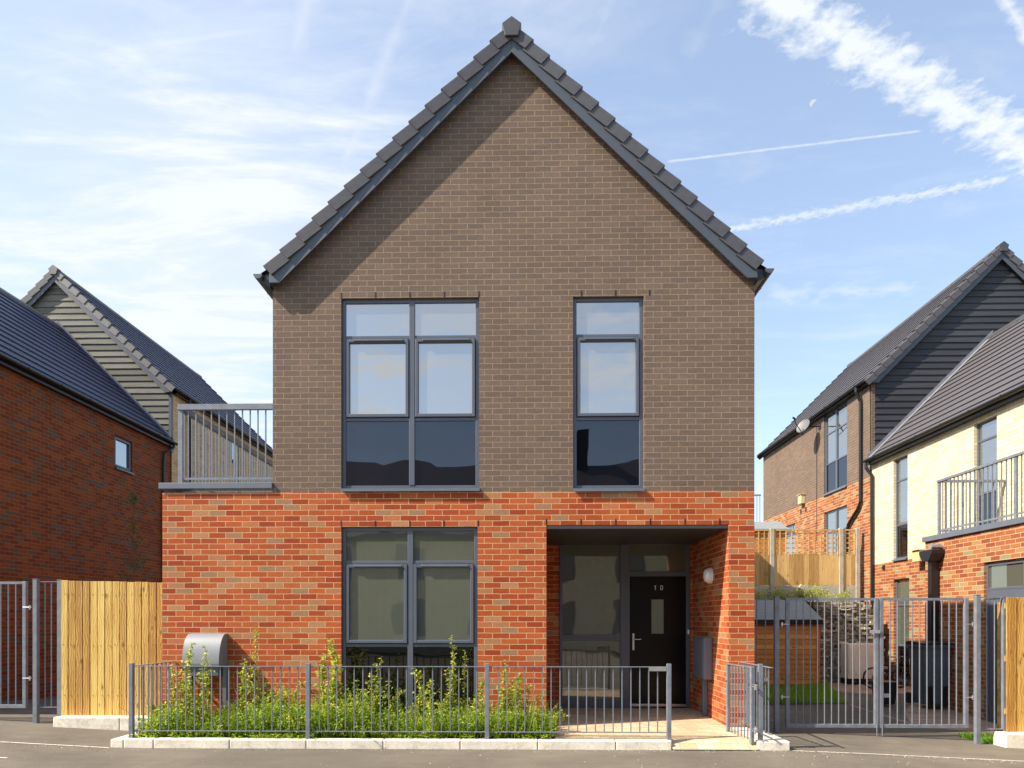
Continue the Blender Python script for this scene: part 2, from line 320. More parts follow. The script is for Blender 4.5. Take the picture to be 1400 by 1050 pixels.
# ---------------------------------------------------------------- mesh helpers
class MB:
    def __init__(s): s.v = []; s.f = []; s.uv = []; s.r = []
    def face(s, pts, uvs=None, rnd=0.0):
        i = len(s.v); s.v += [tuple(p) for p in pts]; s.f.append(tuple(range(i, i + len(pts)))); s.uv.append(uvs); s.r.append(rnd)
    def box(s, a, b, rnd=0.0, M4=None):
        x0, y0, z0 = a; x1, y1, z1 = b
        c = [Vector(p) for p in ((x0, y0, z0), (x1, y0, z0), (x1, y1, z0), (x0, y1, z0), (x0, y0, z1), (x1, y0, z1), (x1, y1, z1), (x0, y1, z1))]
        if M4 is not None: c = [M4 @ p for p in c]
        i = len(s.v); s.v += [tuple(p) for p in c]
        for q in ((0, 1, 5, 4), (1, 2, 6, 5), (2, 3, 7, 6), (3, 0, 4, 7), (4, 5, 6, 7), (3, 2, 1, 0)):
            s.f.append(tuple(i + k for k in q)); s.uv.append(None); s.r.append(rnd)
        return s
    def prism(s, poly, axis, a, b, rnd=0.0):        # poly of 2D points, extruded along axis 'y' (points x,z) or 'x' (points y,z) or 'z' (x,y)
        def P3(p, t): return {'y': (p[0], t, p[1]), 'x': (t, p[0], p[1]), 'z': (p[0], p[1], t)}[axis]
        n = len(poly); i = len(s.v); s.v += [P3(p, a) for p in poly] + [P3(p, b) for p in poly]
        s.f.append(tuple(i + k for k in range(n))); s.f.append(tuple(i + n + k for k in reversed(range(n))))
        for k in range(n): s.f.append((i + k, i + n + k, i + n + (k + 1) % n, i + (k + 1) % n))
        s.uv += [None] * (n + 2); s.r += [rnd] * (n + 2); return s
    def tube(s, pts, r, n=10, r1=None, rnd=0.0):
        pts = [Vector(p) for p in pts]; rings = []
        for k, p in enumerate(pts):
            d = (pts[min(k + 1, len(pts) - 1)] - pts[max(k - 1, 0)]).normalized()
            u = d.orthogonal().normalized() if k == 0 else (rings[-1][1] - d * rings[-1][1].dot(d)).normalized()
            vv = d.cross(u); rr = r if r1 is None else r + (r1 - r) * k / (len(pts) - 1)
            base = len(s.v)
            for j in range(n):
                a = 2 * math.pi * j / n; s.v.append(tuple(p + (u * math.cos(a) + vv * math.sin(a)) * rr))
            rings.append((base, u))
        for k in range(len(rings) - 1):
            a, b = rings[k][0], rings[k + 1][0]
            for j in range(n):
                s.f.append((a + j, a + (j + 1) % n, b + (j + 1) % n, b + j)); s.uv.append(None); s.r.append(rnd)
        s.f.append(tuple(rings[0][0] + j for j in reversed(range(n)))); s.f.append(tuple(rings[-1][0] + j for j in range(n))); s.uv += [None, None]; s.r += [rnd, rnd]
        return s
    def mesh(s, name, mat, fix=True):
        me = bpy.data.meshes.new(name); me.from_pydata(s.v, [], s.f); me.update()
        if fix and any(u is None for u in s.uv):
            import bmesh
            bm = bmesh.new(); bm.from_mesh(me); bmesh.ops.recalc_face_normals(bm, faces=bm.faces); bm.to_mesh(me); bm.free()
        uvl = me.uv_layers.new(name='UVMap')
        for p in me.polygons:
            n = p.normal; cu = s.uv[p.index]
            for li in p.loop_indices:
                vi = me.loops[li].vertex_index; x, y, z = me.vertices[vi].co
                if cu is not None: q = cu[list(s.f[p.index]).index(vi)]
                elif abs(n.z) > .6 and abs(n.z) >= max(abs(n.x), abs(n.y)): q = (x, y)
                elif abs(n.y) >= abs(n.x): q = (x, z)
                else: q = (y, z)
                uvl.data[li].uv = q
        at_ = me.attributes.new('rnd', 'FLOAT', 'FACE'); at_.data.foreach_set('value', s.r)
        me.materials.append(mat); return me
    def obj(s, name, mat, parent=None, bevel=0.0, smooth=False, loc=None, rotz=0.0, fix=True):
        o = bpy.data.objects.new(name, s.mesh(name, mat, fix)); col.objects.link(o)
        if parent: o.parent = parent
        if loc: o.location = loc
        o.rotation_euler.z = rotz
        if bevel:
            b = o.modifiers.new('bevel', 'BEVEL'); b.width = bevel; b.segments = 2; b.limit_method = 'ANGLE'; b.angle_limit = R(40)
        if smooth:
            for p in o.data.polygons: p.use_smooth = True
        return o
def tag(o, label, cat, group=None):
    o['label'] = label; o['category'] = cat
    if group: o['group'] = group
    return o
def thing(name, label, cat, loc=(0, 0, 0), rotz=0.0, group=None):
    o = bpy.data.objects.new(name, None); col.objects.link(o); o.location = loc; o.rotation_euler.z = rotz; o.empty_display_size = .3
    return tag(o, label, cat, group)
def struct(o): o['kind'] = 'structure'; return o
def stuff(o): o['kind'] = 'stuff'; return o
def inst(src, name, parent, loc, rot=None):
    o = bpy.data.objects.new(name, src.data if hasattr(src, 'data') else src); col.objects.link(o); o.parent = parent; o.location = loc
    if rot: o.rotation_euler = rot
    return o

def wall(name, mat, parent, u0, u1, z0, z1, holes, loc, rotz, reveal=.10, ends=.3, gable=None):
    """wall in its local XZ plane facing -Y, rectangular holes (a,b,c,d) with reveals; gable = (peak_u, peak_z)"""
    mb = MB(); us = sorted({u0, u1, *[h[0] for h in holes], *[h[1] for h in holes]}); zs = sorted({z0, z1, *[h[2] for h in holes], *[h[3] for h in holes]})
    us = [u for u in us if u0 <= u <= u1]; zs = [z for z in zs if z0 <= z <= z1]
    for i in range(len(us) - 1):
        for j in range(len(zs) - 1):
            cu, cz = (us[i] + us[i + 1]) / 2, (zs[j] + zs[j + 1]) / 2
            if any(h[0] < cu < h[1] and h[2] < cz < h[3] for h in holes): continue
            q = [(us[i], zs[j]), (us[i + 1], zs[j]), (us[i + 1], zs[j + 1]), (us[i], zs[j + 1])]
            mb.face([(a, 0, b) for a, b in q], q)
    def quad(p, uvs): mb.face(p, uvs)
    for (a, b, c, d, *rv) in holes:
        r = rv[0] if rv else reveal
        c_ = max(c, z0); d_ = min(d, z1)
        quad([(a, 0, c_), (a, 0, d_), (a, r, d_), (a, r, c_)], [(0, c_), (0, d_), (r, d_), (r, c_)])
        quad([(b, 0, c_), (b, r, c_), (b, r, d_), (b, 0, d_)], [(.1125, c_), (.1125 + r, c_), (.1125 + r, d_), (.1125, d_)])
        if d < z1 - 1e-4: quad([(a, 0, d), (b, 0, d), (b, r, d), (a, r, d)], [(a, 0), (b, 0), (b, .06), (a, .06)])
        if c > z0 + 1e-4: quad([(a, 0, c), (a, r, c), (b, r, c), (b, 0, c)], [(a, 0), (a, .06), (b, .06), (b, 0)])
    if gable:
        mb.face([(u0, 0, z1), (u1, 0, z1), (gable[0], 0, gable[1])], [(u0, z1), (u1, z1), gable])
    e = ends
    if e:
        quad([(u0, 0, z0), (u0, 0, z1), (u0, e, z1), (u0, e, z0)], [(0, z0), (0, z1), (-e, z1), (-e, z0)])
        quad([(u1, 0, z0), (u1, e, z0), (u1, e, z1), (u1, 0, z1)], [(0, z0), (e, z0), (e, z1), (0, z1)])
    return mb.obj(name, mat, parent, loc=loc, rotz=rotz, fix=False)

def window(parent, u0, u1, z0, z1, loc, rotz, cols, rows, recess=.042, fw=.055, sill=True, mats=('glass_sky', 'glass_sky', 'glass_dark'), vents=(), sash_rows=(1,), name='window', mull=.075, label=None):
    """frame = the part; sash, pane, sill, vent = sub-parts.  rows: z fractions of the dividing bars (centres), top down index"""
    y = recess; D = .07
    mb = MB()
    mb.box((u0, y, z0), (u0 + fw, y + D, z1)); mb.box((u1 - fw, y, z0), (u1, y + D, z1))
    mb.box((u0 + fw, y, z1 - fw), (u1 - fw, y + D, z1)); mb.box((u0 + fw, y, z0), (u1 - fw, y + D, z0 + fw))
    ux = [u0 + fw] + [x for c in cols for x in (c - mull / 2, c + mull / 2)] + [u1 - fw]
    for c in cols: mb.box((c - mull / 2, y - .008, z0 + fw), (c + mull / 2, y + D, z1 - fw))
    zr = [z1 - fw] + [x for r_ in rows for x in (r_ + .022, r_ - .022)] + [z0 + fw]
    for k in range(0, len(ux), 2):
        for r_ in rows: mb.box((ux[k], y + .004, r_ - .022), (ux[k + 1], y + D, r_ + .022))
    fr = mb.obj(name, M['frame'], parent, bevel=.005, loc=loc, rotz=rotz)
    if label: fr['label'] = label
    for k in range(0, len(ux), 2):
        for j in range(0, len(zr), 2):
            a, b, zt, zb = ux[k], ux[k + 1], zr[j], zr[j + 1]; row = j // 2; gm = mats[min(row, len(mats) - 1)]
            if row in sash_rows:
                s = MB(); q = .05; e = .006
                s.box((a + e, y - .018, zb + e), (a + q, y + .05, zt - e)); s.box((b - q, y - .018, zb + e), (b - e, y + .05, zt - e))
                s.box((a + q, y - .018, zt - q), (b - q, y + .05, zt - e)); s.box((a + q, y - .018, zb + e), (b - q, y + .05, zb + q))
                so_ = s.obj('sash', M['frame'], fr, bevel=.006)
                a += q; b -= q; zt -= q; zb += q
                if vents:
                    vb = MB().box((a + .06, y - .036, zt + .012), (b - .03, y - .0185, zt + .036)); vb.obj('trickle_vent', M['grey_metal'], fr, bevel=.004)
            p = MB().box((a - .004, y + .022, zb - .004), (b + .004, y + .03, zt + .004)); p.obj('pane', M[gm], fr)
    if sill:
        s = MB(); s.prism([(y + .06, z0), (y + .06, z0 + .012), (-.045, z0 - .004), (-.045, z0 - .042), (-.036, z0 - .042), (-.036, z0 - .018), (y, z0 - .002)], 'x', u0 - .0, u1 + .01)
        s.obj('sill', M['grey_metal'], fr)
    return fr

# sloping roof in world axes, ridge along Y
def roof_slopes(mb, xr, zr, half, y0, y1, pitch, over=.12, gauge=.30, sides=(-1, 1)):
    L = (half + over) / math.cos(pitch); n = int(math.ceil(L / gauge))
    for sgn in sides:
        dx, dz = sgn * math.cos(pitch), -math.sin(pitch); nx, nz = sgn * math.sin(pitch), math.cos(pitch)
        for k in range(n):
            s0, s1 = k * gauge, min((k + 1) * gauge, L); lift0, lift1 = .006, .034
            a = (xr + dx * s0 + nx * lift0, zr + dz * s0 + nz * lift0); b = (xr + dx * s1 + nx * lift1, zr + dz * s1 + nz * lift1)
            c = (xr + dx * s1 + nx * .0, zr + dz * s1 + nz * .0)
            uvq = [(y0, -s0), (y1, -s0), (y1, -s1), (y0, -s1)]
            pts = [(a[0], y0, a[1]), (a[0], y1, a[1]), (b[0], y1, b[1]), (b[0], y0, b[1])]
            if sgn > 0: pts, uvq = pts[::-1], uvq[::-1]
            mb.face(pts, uvq)
            pts = [(b[0], y0, b[1]), (b[0], y1, b[1]), (c[0], y1, c[1]), (c[0], y0, c[1])]
            if sgn > 0: pts = pts[::-1]
            mb.face(pts, [(0, .01), (.05, .01), (.05, .012), (0, .012)])
        # underside
        e = (xr + dx * L, zr + dz * L)
        pts = [(xr, y0, zr - .02), (xr, y1, zr - .02), (e[0], y1, e[1] - .02), (e[0], y0, e[1] - .02)]
        mb.face(pts, [(0, .01), (.05, .01), (.05, .012), (0, .012)])
def make_verge_mesh(mat, ln=.32, h=.17, wd=.16):
    # local x down the slope, z normal to it, y into the house; L-shaped cap, tapering up-slope
    mb = MB()
    lo, hi = .046, .016
    def sec(x, t, o): return [(x, .022 - o, t), (x, wd, t), (x, wd, t - .02), (x, .042 - o, t - .02), (x, .042 - o, -h + t), (x, .012 - o, -h + t + .004), (x, -o + .006, t - .016)]
    a, b = sec(0, hi, .002), sec(ln, lo, .018)
    mb.face(a); mb.face(b[::-1])
    for k in range(7): mb.face([a[k], b[k], b[(k + 1) % 7], a[(k + 1) % 7]])
    return mb.mesh('verge_tile', mat)
def house_roof(parent, xr, zr, half, y0, y1, pitch, mat, vmesh, capmat, verge_at, over=.20, sides=(-1, 1), gauge=.30):
    mb = MB(); roof_slopes(mb, xr, zr, half, y0, y1, pitch, over, gauge, sides)
    rf = mb.obj('roof', mat, parent, fix=False)
    rt = MB()
    yy = y0
    while yy < y1 - .05:
        ye = min(yy + .45, y1)
        rt.prism([(xr - .17, zr - .14), (xr - .15, zr - .06), (xr, zr + .075), (xr + .15, zr - .06), (xr + .17, zr - .14), (xr, zr + .0)], 'y', yy + .004, ye - .004); yy += .45
    rt.obj('ridge_tiles', capmat, rf)
    L = (half + over) / math.cos(pitch); n = int(round(L / gauge))
    for vy, front in verge_at:
        for sgn in sides:
            for k in range(n):
                s0 = k * gauge + .03
                o = bpy.data.objects.new('verge_tile', vmesh); col.objects.link(o); o.parent = rf
                dx, dz = math.cos(pitch), -math.sin(pitch)
                X = Vector((sgn * dx, 0, dz)); Z = Vector((sgn * math.sin(pitch), 0, math.cos(pitch))); Y = Vector((0, 1 if front else -1, 0))
                mt = Matrix((X, Y, Z)).transposed().to_4x4(); mt.translation = Vector((xr + sgn * dx * s0, vy, zr + dz * s0)) + Z * .012
                o.matrix_basis = mt
        c = MB(); s = 1 if front else -1
        c.prism([(xr - .128, zr - .01), (xr - .085, zr - .17), (xr + .085, zr - .17), (xr + .128, zr - .01), (xr, zr + .085)], 'y', vy - .03 * s, vy + .12 * s)
        c.obj('ridge_end_cap', capmat, rf, bevel=.006)
    return rf
def bargeboards(parent, xr, zr, half, y, pitch, over, depth=.19, th=.025, drop=.0, foot=True):
    for sgn in (-1, 1):
        L = (half + over) / math.cos(pitch); dx, dz = sgn * math.cos(pitch), -math.sin(pitch); nx, nz = sgn * math.sin(pitch), math.cos(pitch)
        # outline in XZ: vertical cut at the peak
        top0 = (xr, zr + .0 - drop); hh = depth / math.cos(pitch)
        e = (xr + dx * L, zr + dz * L - drop)
        poly = [top0, e, (e[0], e[1] - hh * .55), (e[0] - sgn * .16, e[1] - hh * .55), (xr, zr - drop - hh)] if foot else [top0, e, (e[0], e[1] - hh), (xr, zr - drop - hh)]
        # foot: horizontal boxed end
        if foot:
            fz = e[1] - hh * .62; xi = xr + sgn * ((zr - drop - hh - fz) / math.tan(pitch))
            poly = [top0, e, (e[0], fz), (xi, fz), (xr, zr - drop - hh)]
        m = MB(); m.prism(poly, 'y', y, y + th); m.obj('bargeboard', M['barge'], parent, bevel=.004)
def gutter(parent, x, z, y0, y1, sgn, mat='black'):
    m = MB(); r = .06
    pts = [(x + r * math.cos(a) , z + r * math.sin(a) * 1.0) for a in [math.pi + i * math.pi / 8 for i in range(9)]]
    inner = [(x + (r - .008) * math.cos(a), z + (r - .008) * math.sin(a)) for a in [2 * math.pi - i * math.pi / 8 for i in range(9)]]
    m.prism(pts + inner, 'y', y0, y1)
    for yy in (y0 - .003, y1 - .008): m.prism(pts, 'y', yy, yy + .011)
    k = y0 + .5
    while k < y1: m.box((x - .066, k, z - .02), (x + .066, k + .03, z + .008)); k += .9
    return m.obj('gutter', M[mat], parent)

# ---------------------------------------------------------------- ground
def fade(v, a, b): return max(0.0, min(1.0, (v - a) / (b - a)))
def gz(x, y):                      # gentle cross falls of the road either side of the plot
    k = 1 - fade(y, 1.2, 4.0)
    z = 0.0
    if x > 3.25: z -= min(.045 * (x - 3.25), .24) * k
    if x < -4.9: z += min(.045 * (-4.9 - x), .16) * k
    return z
mb = MB()
xs = [-400, -120, -40, -20, -12] + [-10 + i * .5 for i in range(41)] + [12, 20, 40, 120, 400]
ys = [-400, -120, -45, -25, -14] + [-12 + i * .5 for i in range(42)] + [10, 14, 40, 120, 500]
for i in range(len(xs) - 1):
    for j in range(len(ys) - 1):
        q = [(xs[i], ys[j]), (xs[i + 1], ys[j]), (xs[i + 1], ys[j + 1]), (xs[i], ys[j + 1])]
        mb.face([(a, b, gz(a, b)) for a, b in q], q)
struct(mb.obj('road', M['asphalt'], fix=False))
PLX0, PLX1 = at(150.5, 1022, -1.08)[0], at(1080.5, 1026, -1.08)[0]     # plot kerb ends
GX0 = at(757, 1000, -.5)[0]
KF, KB, KZ = -1.08, -.93, .105
AX0 = at(222, 848)[0]; HX0 = at(373, 848)[0]; HX1 = at(1031.5, 848)[0]
PX0, PX1 = at(747, 848)[0], at(996, 848)[0]
KR = at(919, 1020, KF)[0]                                               # front kerb stops at the path
def kerb(name, x0, x1, y0, y1, z0, z1, step=.9, along='x', first=None):
    m = MB(); a, e = (x0, x1) if along == 'x' else (y0, y1); p = a; random.seed(int(abs(a) * 100))
    stops = [a]
    if first: stops.append(a + first)
    while stops[-1] + step < e - .1: stops.append(stops[-1] + step)
    stops.append(e)
    for u, v in zip(stops[:-1], stops[1:]):
        dz = random.uniform(-.003, .003)
        if along == 'x': m.box((u + .003, y0, z0), (v - .003, y1, z1 + dz))
        else: m.box((x0, u + .003, z0), (x1, v - .003, z1 + dz))
    return struct(m.obj(name, M['kerb'], bevel=.012))
kerb('kerb', PLX0 + .16, KR, KF, KB, -.1, KZ, .915, first=.36)
kerb('kerb', PLX0, PLX0 + .155, KF, 0.15, -.1, KZ - .002, .9, 'y')
RK0 = at(1036.7, 1020, KF)[0]
kerb('kerb', RK0, PLX1, KF, -.005, -.3, KZ, 1.2, 'y')
# soil bed, path
m = MB().box((PLX0 + .155, KB, -.1), (GX0, -.003, .085)); struct(m.obj('soil', M['soil']))
m = MB()
px1 = RK0 - .002
m.face([(GX0, KB, .10), (px1, KB, .10), (px1, -.02, .10), (GX0, -.02, .10)])
m.face([(PX0, -.02, .10), (PX1, -.02, .10), (PX1, 2.2, .105), (PX0, 2.2, .105)])
m.face([(PX1, -.02, .10), (px1, -.02, .10), (px1, -.003, .10), (PX1, -.003, .10)])
m.face([(KR + .003, KF - .03, .012), (px1, KF - .03, .012), (px1, KB, .10), (KR + .003, KB, .10)])
m.face([(GX0, KB, .10), (GX0, -.02, .10), (GX0, -.02, 0), (GX0, KB, 0)])
struct(m.obj('path', M['path'], fix=False))
# thin worn lines where the plot meets the adopted road
def strip(name, pts, wd, mat, dz=.004):
    m = MB()
    for a, b in zip(pts[:-1], pts[1:]):
        a, b = Vector(a), Vector(b); n = Vector((-(b - a).y, (b - a).x)).normalized() * wd / 2
        for k in range(8):
            p, q = a.lerp(b, k / 8), a.lerp(b, (k + 1) / 8)
            m.face([(v.x, v.y, gz(v.x, v.y) + dz) for v in (p - n, q - n, q + n, p + n)])
    return struct(m.obj(name, mat, fix=False))
strip('road_line', [(PLX0, KF - .02), (-8.5, -1.03)], .028, M['line'])
strip('road_line', [(PLX1 + .02, KF - .03), (8.5, -1.08)], .028, M['line'])
strip('road_line', [(-5.60, -1.86), (-9.0, -1.80)], .03, M['line'])
# terrace of higher ground behind
m = MB(); m.box((-40, 8.75, -.2), (-9.0, 60, 1.7)); m.box((-9.0, 8.75, -.2), (8.6, 60, 2.0)); m.box((8.6, 8.6, -.2), (60, 60, 2.0)); struct(m.obj('terrain', M['soil']))

# ---------------------------------------------------------------- main house
ZR, ZT = 3.24, .0
HC = (HX0 + HX1) / 2; HALF = (HX1 - HX0) / 2; PITCH = R(44.3); RIDGE = 9.35; HD = 8.4
EAVE = RIDGE - HALF * math.tan(PITCH) - .06
house = thing('brick_house', 'detached gabled house of brown brick over red brick with the black front door numbered 10', 'house')
U = lambda px: at(px, 848)[0]
Z = lambda px, py: at(px, py)[1]
wUL = (U(466.5), U(655), Z(560, 668), Z(560, 407)); wUR = (U(783.5), U(880), Z(830, 668), Z(830, 405))
wLL = (U(466.5), U(653), .20, Z(560, 720)); por = (PX0, PX1, .0, Z(870, 717.5), 2.0)
# lower wall starts at ground
wall('lower_wall', M['red'], house, AX0, HX1, 0, ZR, [wLL, por], (0, 0, 0), 0, ends=0)
wall('upper_wall', M['brown'], house, HX0, HX1, ZR, EAVE, [wUL, wUR], (0, 0, 0), 0, ends=0, gable=(HC, EAVE + HALF * math.tan(PITCH)))
wall('lower_wall', M['red'], house, 0, HD, 0, ZR, [], (HX1, 0, 0), R(90), ends=0)
wall('upper_wall', M['brown'], house, 0, HD, ZR, EAVE, [], (HX1, 0, 0), R(90), ends=0)
wall('upper_wall', M['brown'], house, 0, HD, ZR, EAVE, [(HD - 2.6, HD - 1.2, ZR + .1, ZR + 2.2)], (HX0, HD, 0), R(-90), ends=0)
window(house, HD - 2.6, HD - 1.2, ZR + .1, ZR + 2.2, (HX0, HD, 0), R(-90), [HD - 1.9], [], mats=('glass_dark',), sash_rows=())
AD = 4.6
wall('lower_wall', M['red'], house, 0, AD, 0, ZR, [], (AX0, AD, 0), R(-90), ends=0)
wall('lower_wall', M['red'], house, 0, HX0 - AX0, 0, ZR, [], (HX0, AD, 0), R(180), ends=0)
wall('lower_wall', M['red'], house, 0, HD - AD, 0, ZR, [], (HX0, HD, 0), R(-90), ends=0)
wall('rear_wall', M['brown'], house, 0, HX1 - HX0, 0, EAVE, [], (HX1, HD, 0), R(180), ends=0, gable=(HALF, EAVE + HALF * math.tan(PITCH)))
# room partition behind the facade glass stays dark
vm = make_verge_mesh(M['tileM'])
house_roof(house, HC, RIDGE, HALF, -.10, HD + .1, PITCH, M['tileR'], vm, M['tileM'], [(-.15, True), (HD + .15, False)], over=.10)
bargeboards(house, HC, RIDGE, HALF, -.125, PITCH, .0, depth=.245, th=.03)
m = MB()                                                # soffit boards behind the bargeboards
for sgn in (-1, 1):
    t = math.tan(PITCH); a = .18
    m.prism([(HC, RIDGE - .04), (HC + sgn * HALF, RIDGE - .04 - HALF * t), (HC + sgn * HALF, RIDGE - .22 - HALF * t), (HC, RIDGE - .22)], 'y', -.095, -.002)
m.obj('soffit', M['barge'], house)
ge = RIDGE - (HALF + .10) * math.tan(PITCH)
for sgn in (-1, 1):
    gutter(house, HC + sgn * (HALF + .15), ge - .005, -.14, HD + .1, sgn, 'barge')
    m = MB(); xa, xb = HC + sgn * (HALF + .002), HC + sgn * (HALF + .10)
    m.prism([(xa, ge + .02), (xb, ge - .0), (xb, ge - .10), (xa, ge - .16)], 'y', -.09, HD); m.obj('fascia', M['black'], house)
# dark movement slots in the courses over the openings
def slots(us, z):
    for u in us: MB().box((u - .008, -.003, z - .006), (u + .008, .01, z + .068)).obj('weep_slot', M['black'], house)
zt = wUL[3]
slots([U(466.5) + i * .4625 for i in range(5)], wUL[3] + .01)
slots([U(795), U(841.5), U(888)], wUR[3] + .01)
slots([U(466.5 + i * 46.8) for i in range(5)], wLL[3] + .01)
slots([U(747 + i * 47.4) for i in range(6)], por[3] + .01)
zz = lambda py: Z(560, py)
window(house, wUL[0], wUL[1], wUL[2], wUL[3], (0, 0, 0), 0, [U(562.5)], [zz(459), zz(572)], fw=.05, vents=(1,))
zz = lambda py: Z(830, py)
window(house, wUR[0], wUR[1], wUR[2], wUR[3], (0, 0, 0), 0, [], [zz(457), zz(571)], fw=.05, vents=(1,))
zz = lambda py: Z(560, py)
window(house, wLL[0], wLL[1], wLL[2], wLL[3], (0, 0, 0), 0, [U(560.5)], [zz(768.5), zz(882.5)], fw=.05, vents=(1,), mats=('glass_gf', 'glass_gf', 'glass_black'))
# porch
MB().box((PX0 + .003, .004, por[3] - .05), (PX1 - .003, 1.98, por[3] - .004)).obj('porch_ceiling', M['ceil'], house)
YD = 1.93
wall('porch_back_wall', M['red'], house, PX0, PX1, .0, por[3] - .05, [(at(765, 848, YD)[0], at(943, 848, YD)[0], .05, at(850, 741, YD)[1])], (0, YD + .02, 0), 0, ends=0, reveal=.1)
D_ = lambda px, py: at(px, py, YD)
x_ = lambda px: D_(px, 848)[0]; z_ = lambda py: D_(850, py)[1]
zf = .107
m = MB()
m.box((x_(765), YD, zf), (x_(769), YD + .08, z_(741))); m.box((x_(848), YD - .01, zf), (x_(861), YD + .08, z_(744))); m.box((x_(938), YD, zf), (x_(943.5), YD + .08, z_(741)))
m.box((x_(769), YD, z_(744)), (x_(848), YD + .08, z_(741))); m.box((x_(861), YD, z_(745)), (x_(938), YD + .08, z_(741)))
m.box((x_(769), YD + .002, z_(876)), (x_(848), YD + .08, z_(868))); m.box((x_(769), YD, zf), (x_(848), YD + .08, z_(956)))
m.box((x_(861), YD + .002, z_(788)), (x_(938), YD + .08, z_(781)))
df = m.obj('door_screen', M['frame'], house, bevel=.004)
MB().box((x_(768.5), YD + .03, z_(868.5)), (x_(848.5), YD + .04, z_(743))).obj('pane', M['glass_gf'], df)
MB().box((x_(768.5), YD + .03, z_(957)), (x_(848.5), YD + .04, z_(875.5))).obj('pane', M['glass_gf'], df)
MB().box((x_(860.5), YD + .03, z_(782)), (x_(938.5), YD + .04, z_(744))).obj('pane', M['glass_gf'], df)
dr = MB().box((x_(861.3), YD + .012, z_(961.5)), (x_(937.6), YD + .06, z_(788.5))).obj('front_door', M['doorblack'], house, bevel=.004)
m = MB(); a, b, c, d = x_(889), x_(909), z_(868), z_(818)
for q in (((a, c), (b, c + .02)), ((a, d - .02), (b, d)), ((a, c + .02), (a + .02, d - .02)), ((b - .02, c + .02), (b, d - .02))):
    m.box((q[0][0], YD + .003, q[0][1]), (q[1][0], YD + .013, q[1][1]))
m.obj('glazing_bead', M['doorblack'], dr, bevel=.003)
MB().box((a + .018, YD + .006, c + .018), (b - .018, YD + .0125, d - .018)).obj('door_glass', M['glass_gf'], dr)
m = MB(); hx, hz = x_(866), z_(873)
m.box((hx - .016, YD + .002, z_(889)), (hx + .016, YD + .013, z_(866))); m.tube([(hx, YD + .004, hz - .01), (hx, YD - .04, hz - .01), (hx + .12, YD - .045, hz - .01)], .009, 8); m.tube([(hx, YD + .004, z_(885)), (hx, YD - .004, z_(885))], .011, 10)
m.obj('door_handle', M['steel'], dr, bevel=.002)
m = MB(); nx, nz = x_(896), z_(803.5); hgt = .075; wst = .009       # house number 10
m.box((nx - .002, YD + .004, nz - hgt / 2), (nx + wst - .002, YD + .012, nz + hgt / 2))
m.prism([(nx - .017, nz + hgt / 2 - .018), (nx - .0025, nz + hgt / 2 - .002), (nx - .0025, nz + hgt / 2 - .016), (nx - .017, nz + hgt / 2 - .028)], 'y', YD + .005, YD + .012)
ox = x_(904.6); ow = .021; oh = hgt / 2; th = .0085
outer = [(ox + ow * math.copysign(abs(math.cos(a)) ** .6, math.cos(a)), nz + oh * math.copysign(abs(math.sin(a)) ** .6, math.sin(a))) for a in [i * math.pi / 12 for i in range(24)]]
inn = [(ox + (ow - th) * math.copysign(abs(math.cos(a)) ** .6, math.cos(a)), nz + (oh - th) * math.copysign(abs(math.sin(a)) ** .6, math.sin(a))) for a in [i * math.pi / 12 for i in range(24)]]
for i in range(24):
    j = (i + 1) % 24; m.prism([outer[i], outer[j], inn[j], inn[i]], 'y', YD + .004, YD + .012)
m.obj('house_number', M['white'], dr)
MB().box((x_(861), YD - .035, z_(965.5)), (x_(938), YD + .012, z_(962))).obj('threshold', M['steel'], house, bevel=.003)
bl = MB().box((x_(941) - .014, YD - .022, z_(867)), (x_(941) + .014, YD - .001, z_(861))).obj('door_bell', M['white'], house, bevel=.003)
# bulkhead lamp on the right porch wall
ly, lz = atx(972.5, 787, PX1)
lamp = thing('wall_lamp', 'round white bulkhead lamp on the right wall of the porch', 'lamp', (PX1, ly, lz))
def disc(r0, r1, x0, x1, n=28):
    m = MB()
    for i in range(n):
        a, b = 2 * math.pi * i / n, 2 * math.pi * (i + 1) / n
        m.face([(x0, r0 * math.cos(a), r0 * math.sin(a)), (x0, r0 * math.cos(b), r0 * math.sin(b)), (x1, r1 * math.cos(b), r1 * math.sin(b)), (x1, r1 * math.cos(a), r1 * math.sin(a))])
        m.face([(x1, 0, 0), (x1, r1 * math.cos(a), r1 * math.sin(a)), (x1, r1 * math.cos(b), r1 * math.sin(b))])
    return m
disc(.115, .112, -.002, -.05).obj('base', M['white'], lamp)
m = disc(.096, .093, -.05, -.075)
for k in range(5):
    r0, r1 = .093 * math.cos(k * .3), .093 * math.cos((k + 1) * .3); h0, h1 = .075 + .035 * math.sin(k * .3), .075 + .035 * math.sin((k + 1) * .3)
    m.v += disc(r0, r1, -h0, -h1).v; b0 = len(m.v) - len(disc(r0, r1, 0, 0).v); dd = disc(r0, r1, 0, 0)
    m.f += [tuple(i + b0 for i in f) for f in dd.f]; m.uv += [None] * len(dd.f); m.r += [0] * len(dd.f)
m.obj('diffuser', M['white'], lamp, smooth=True)
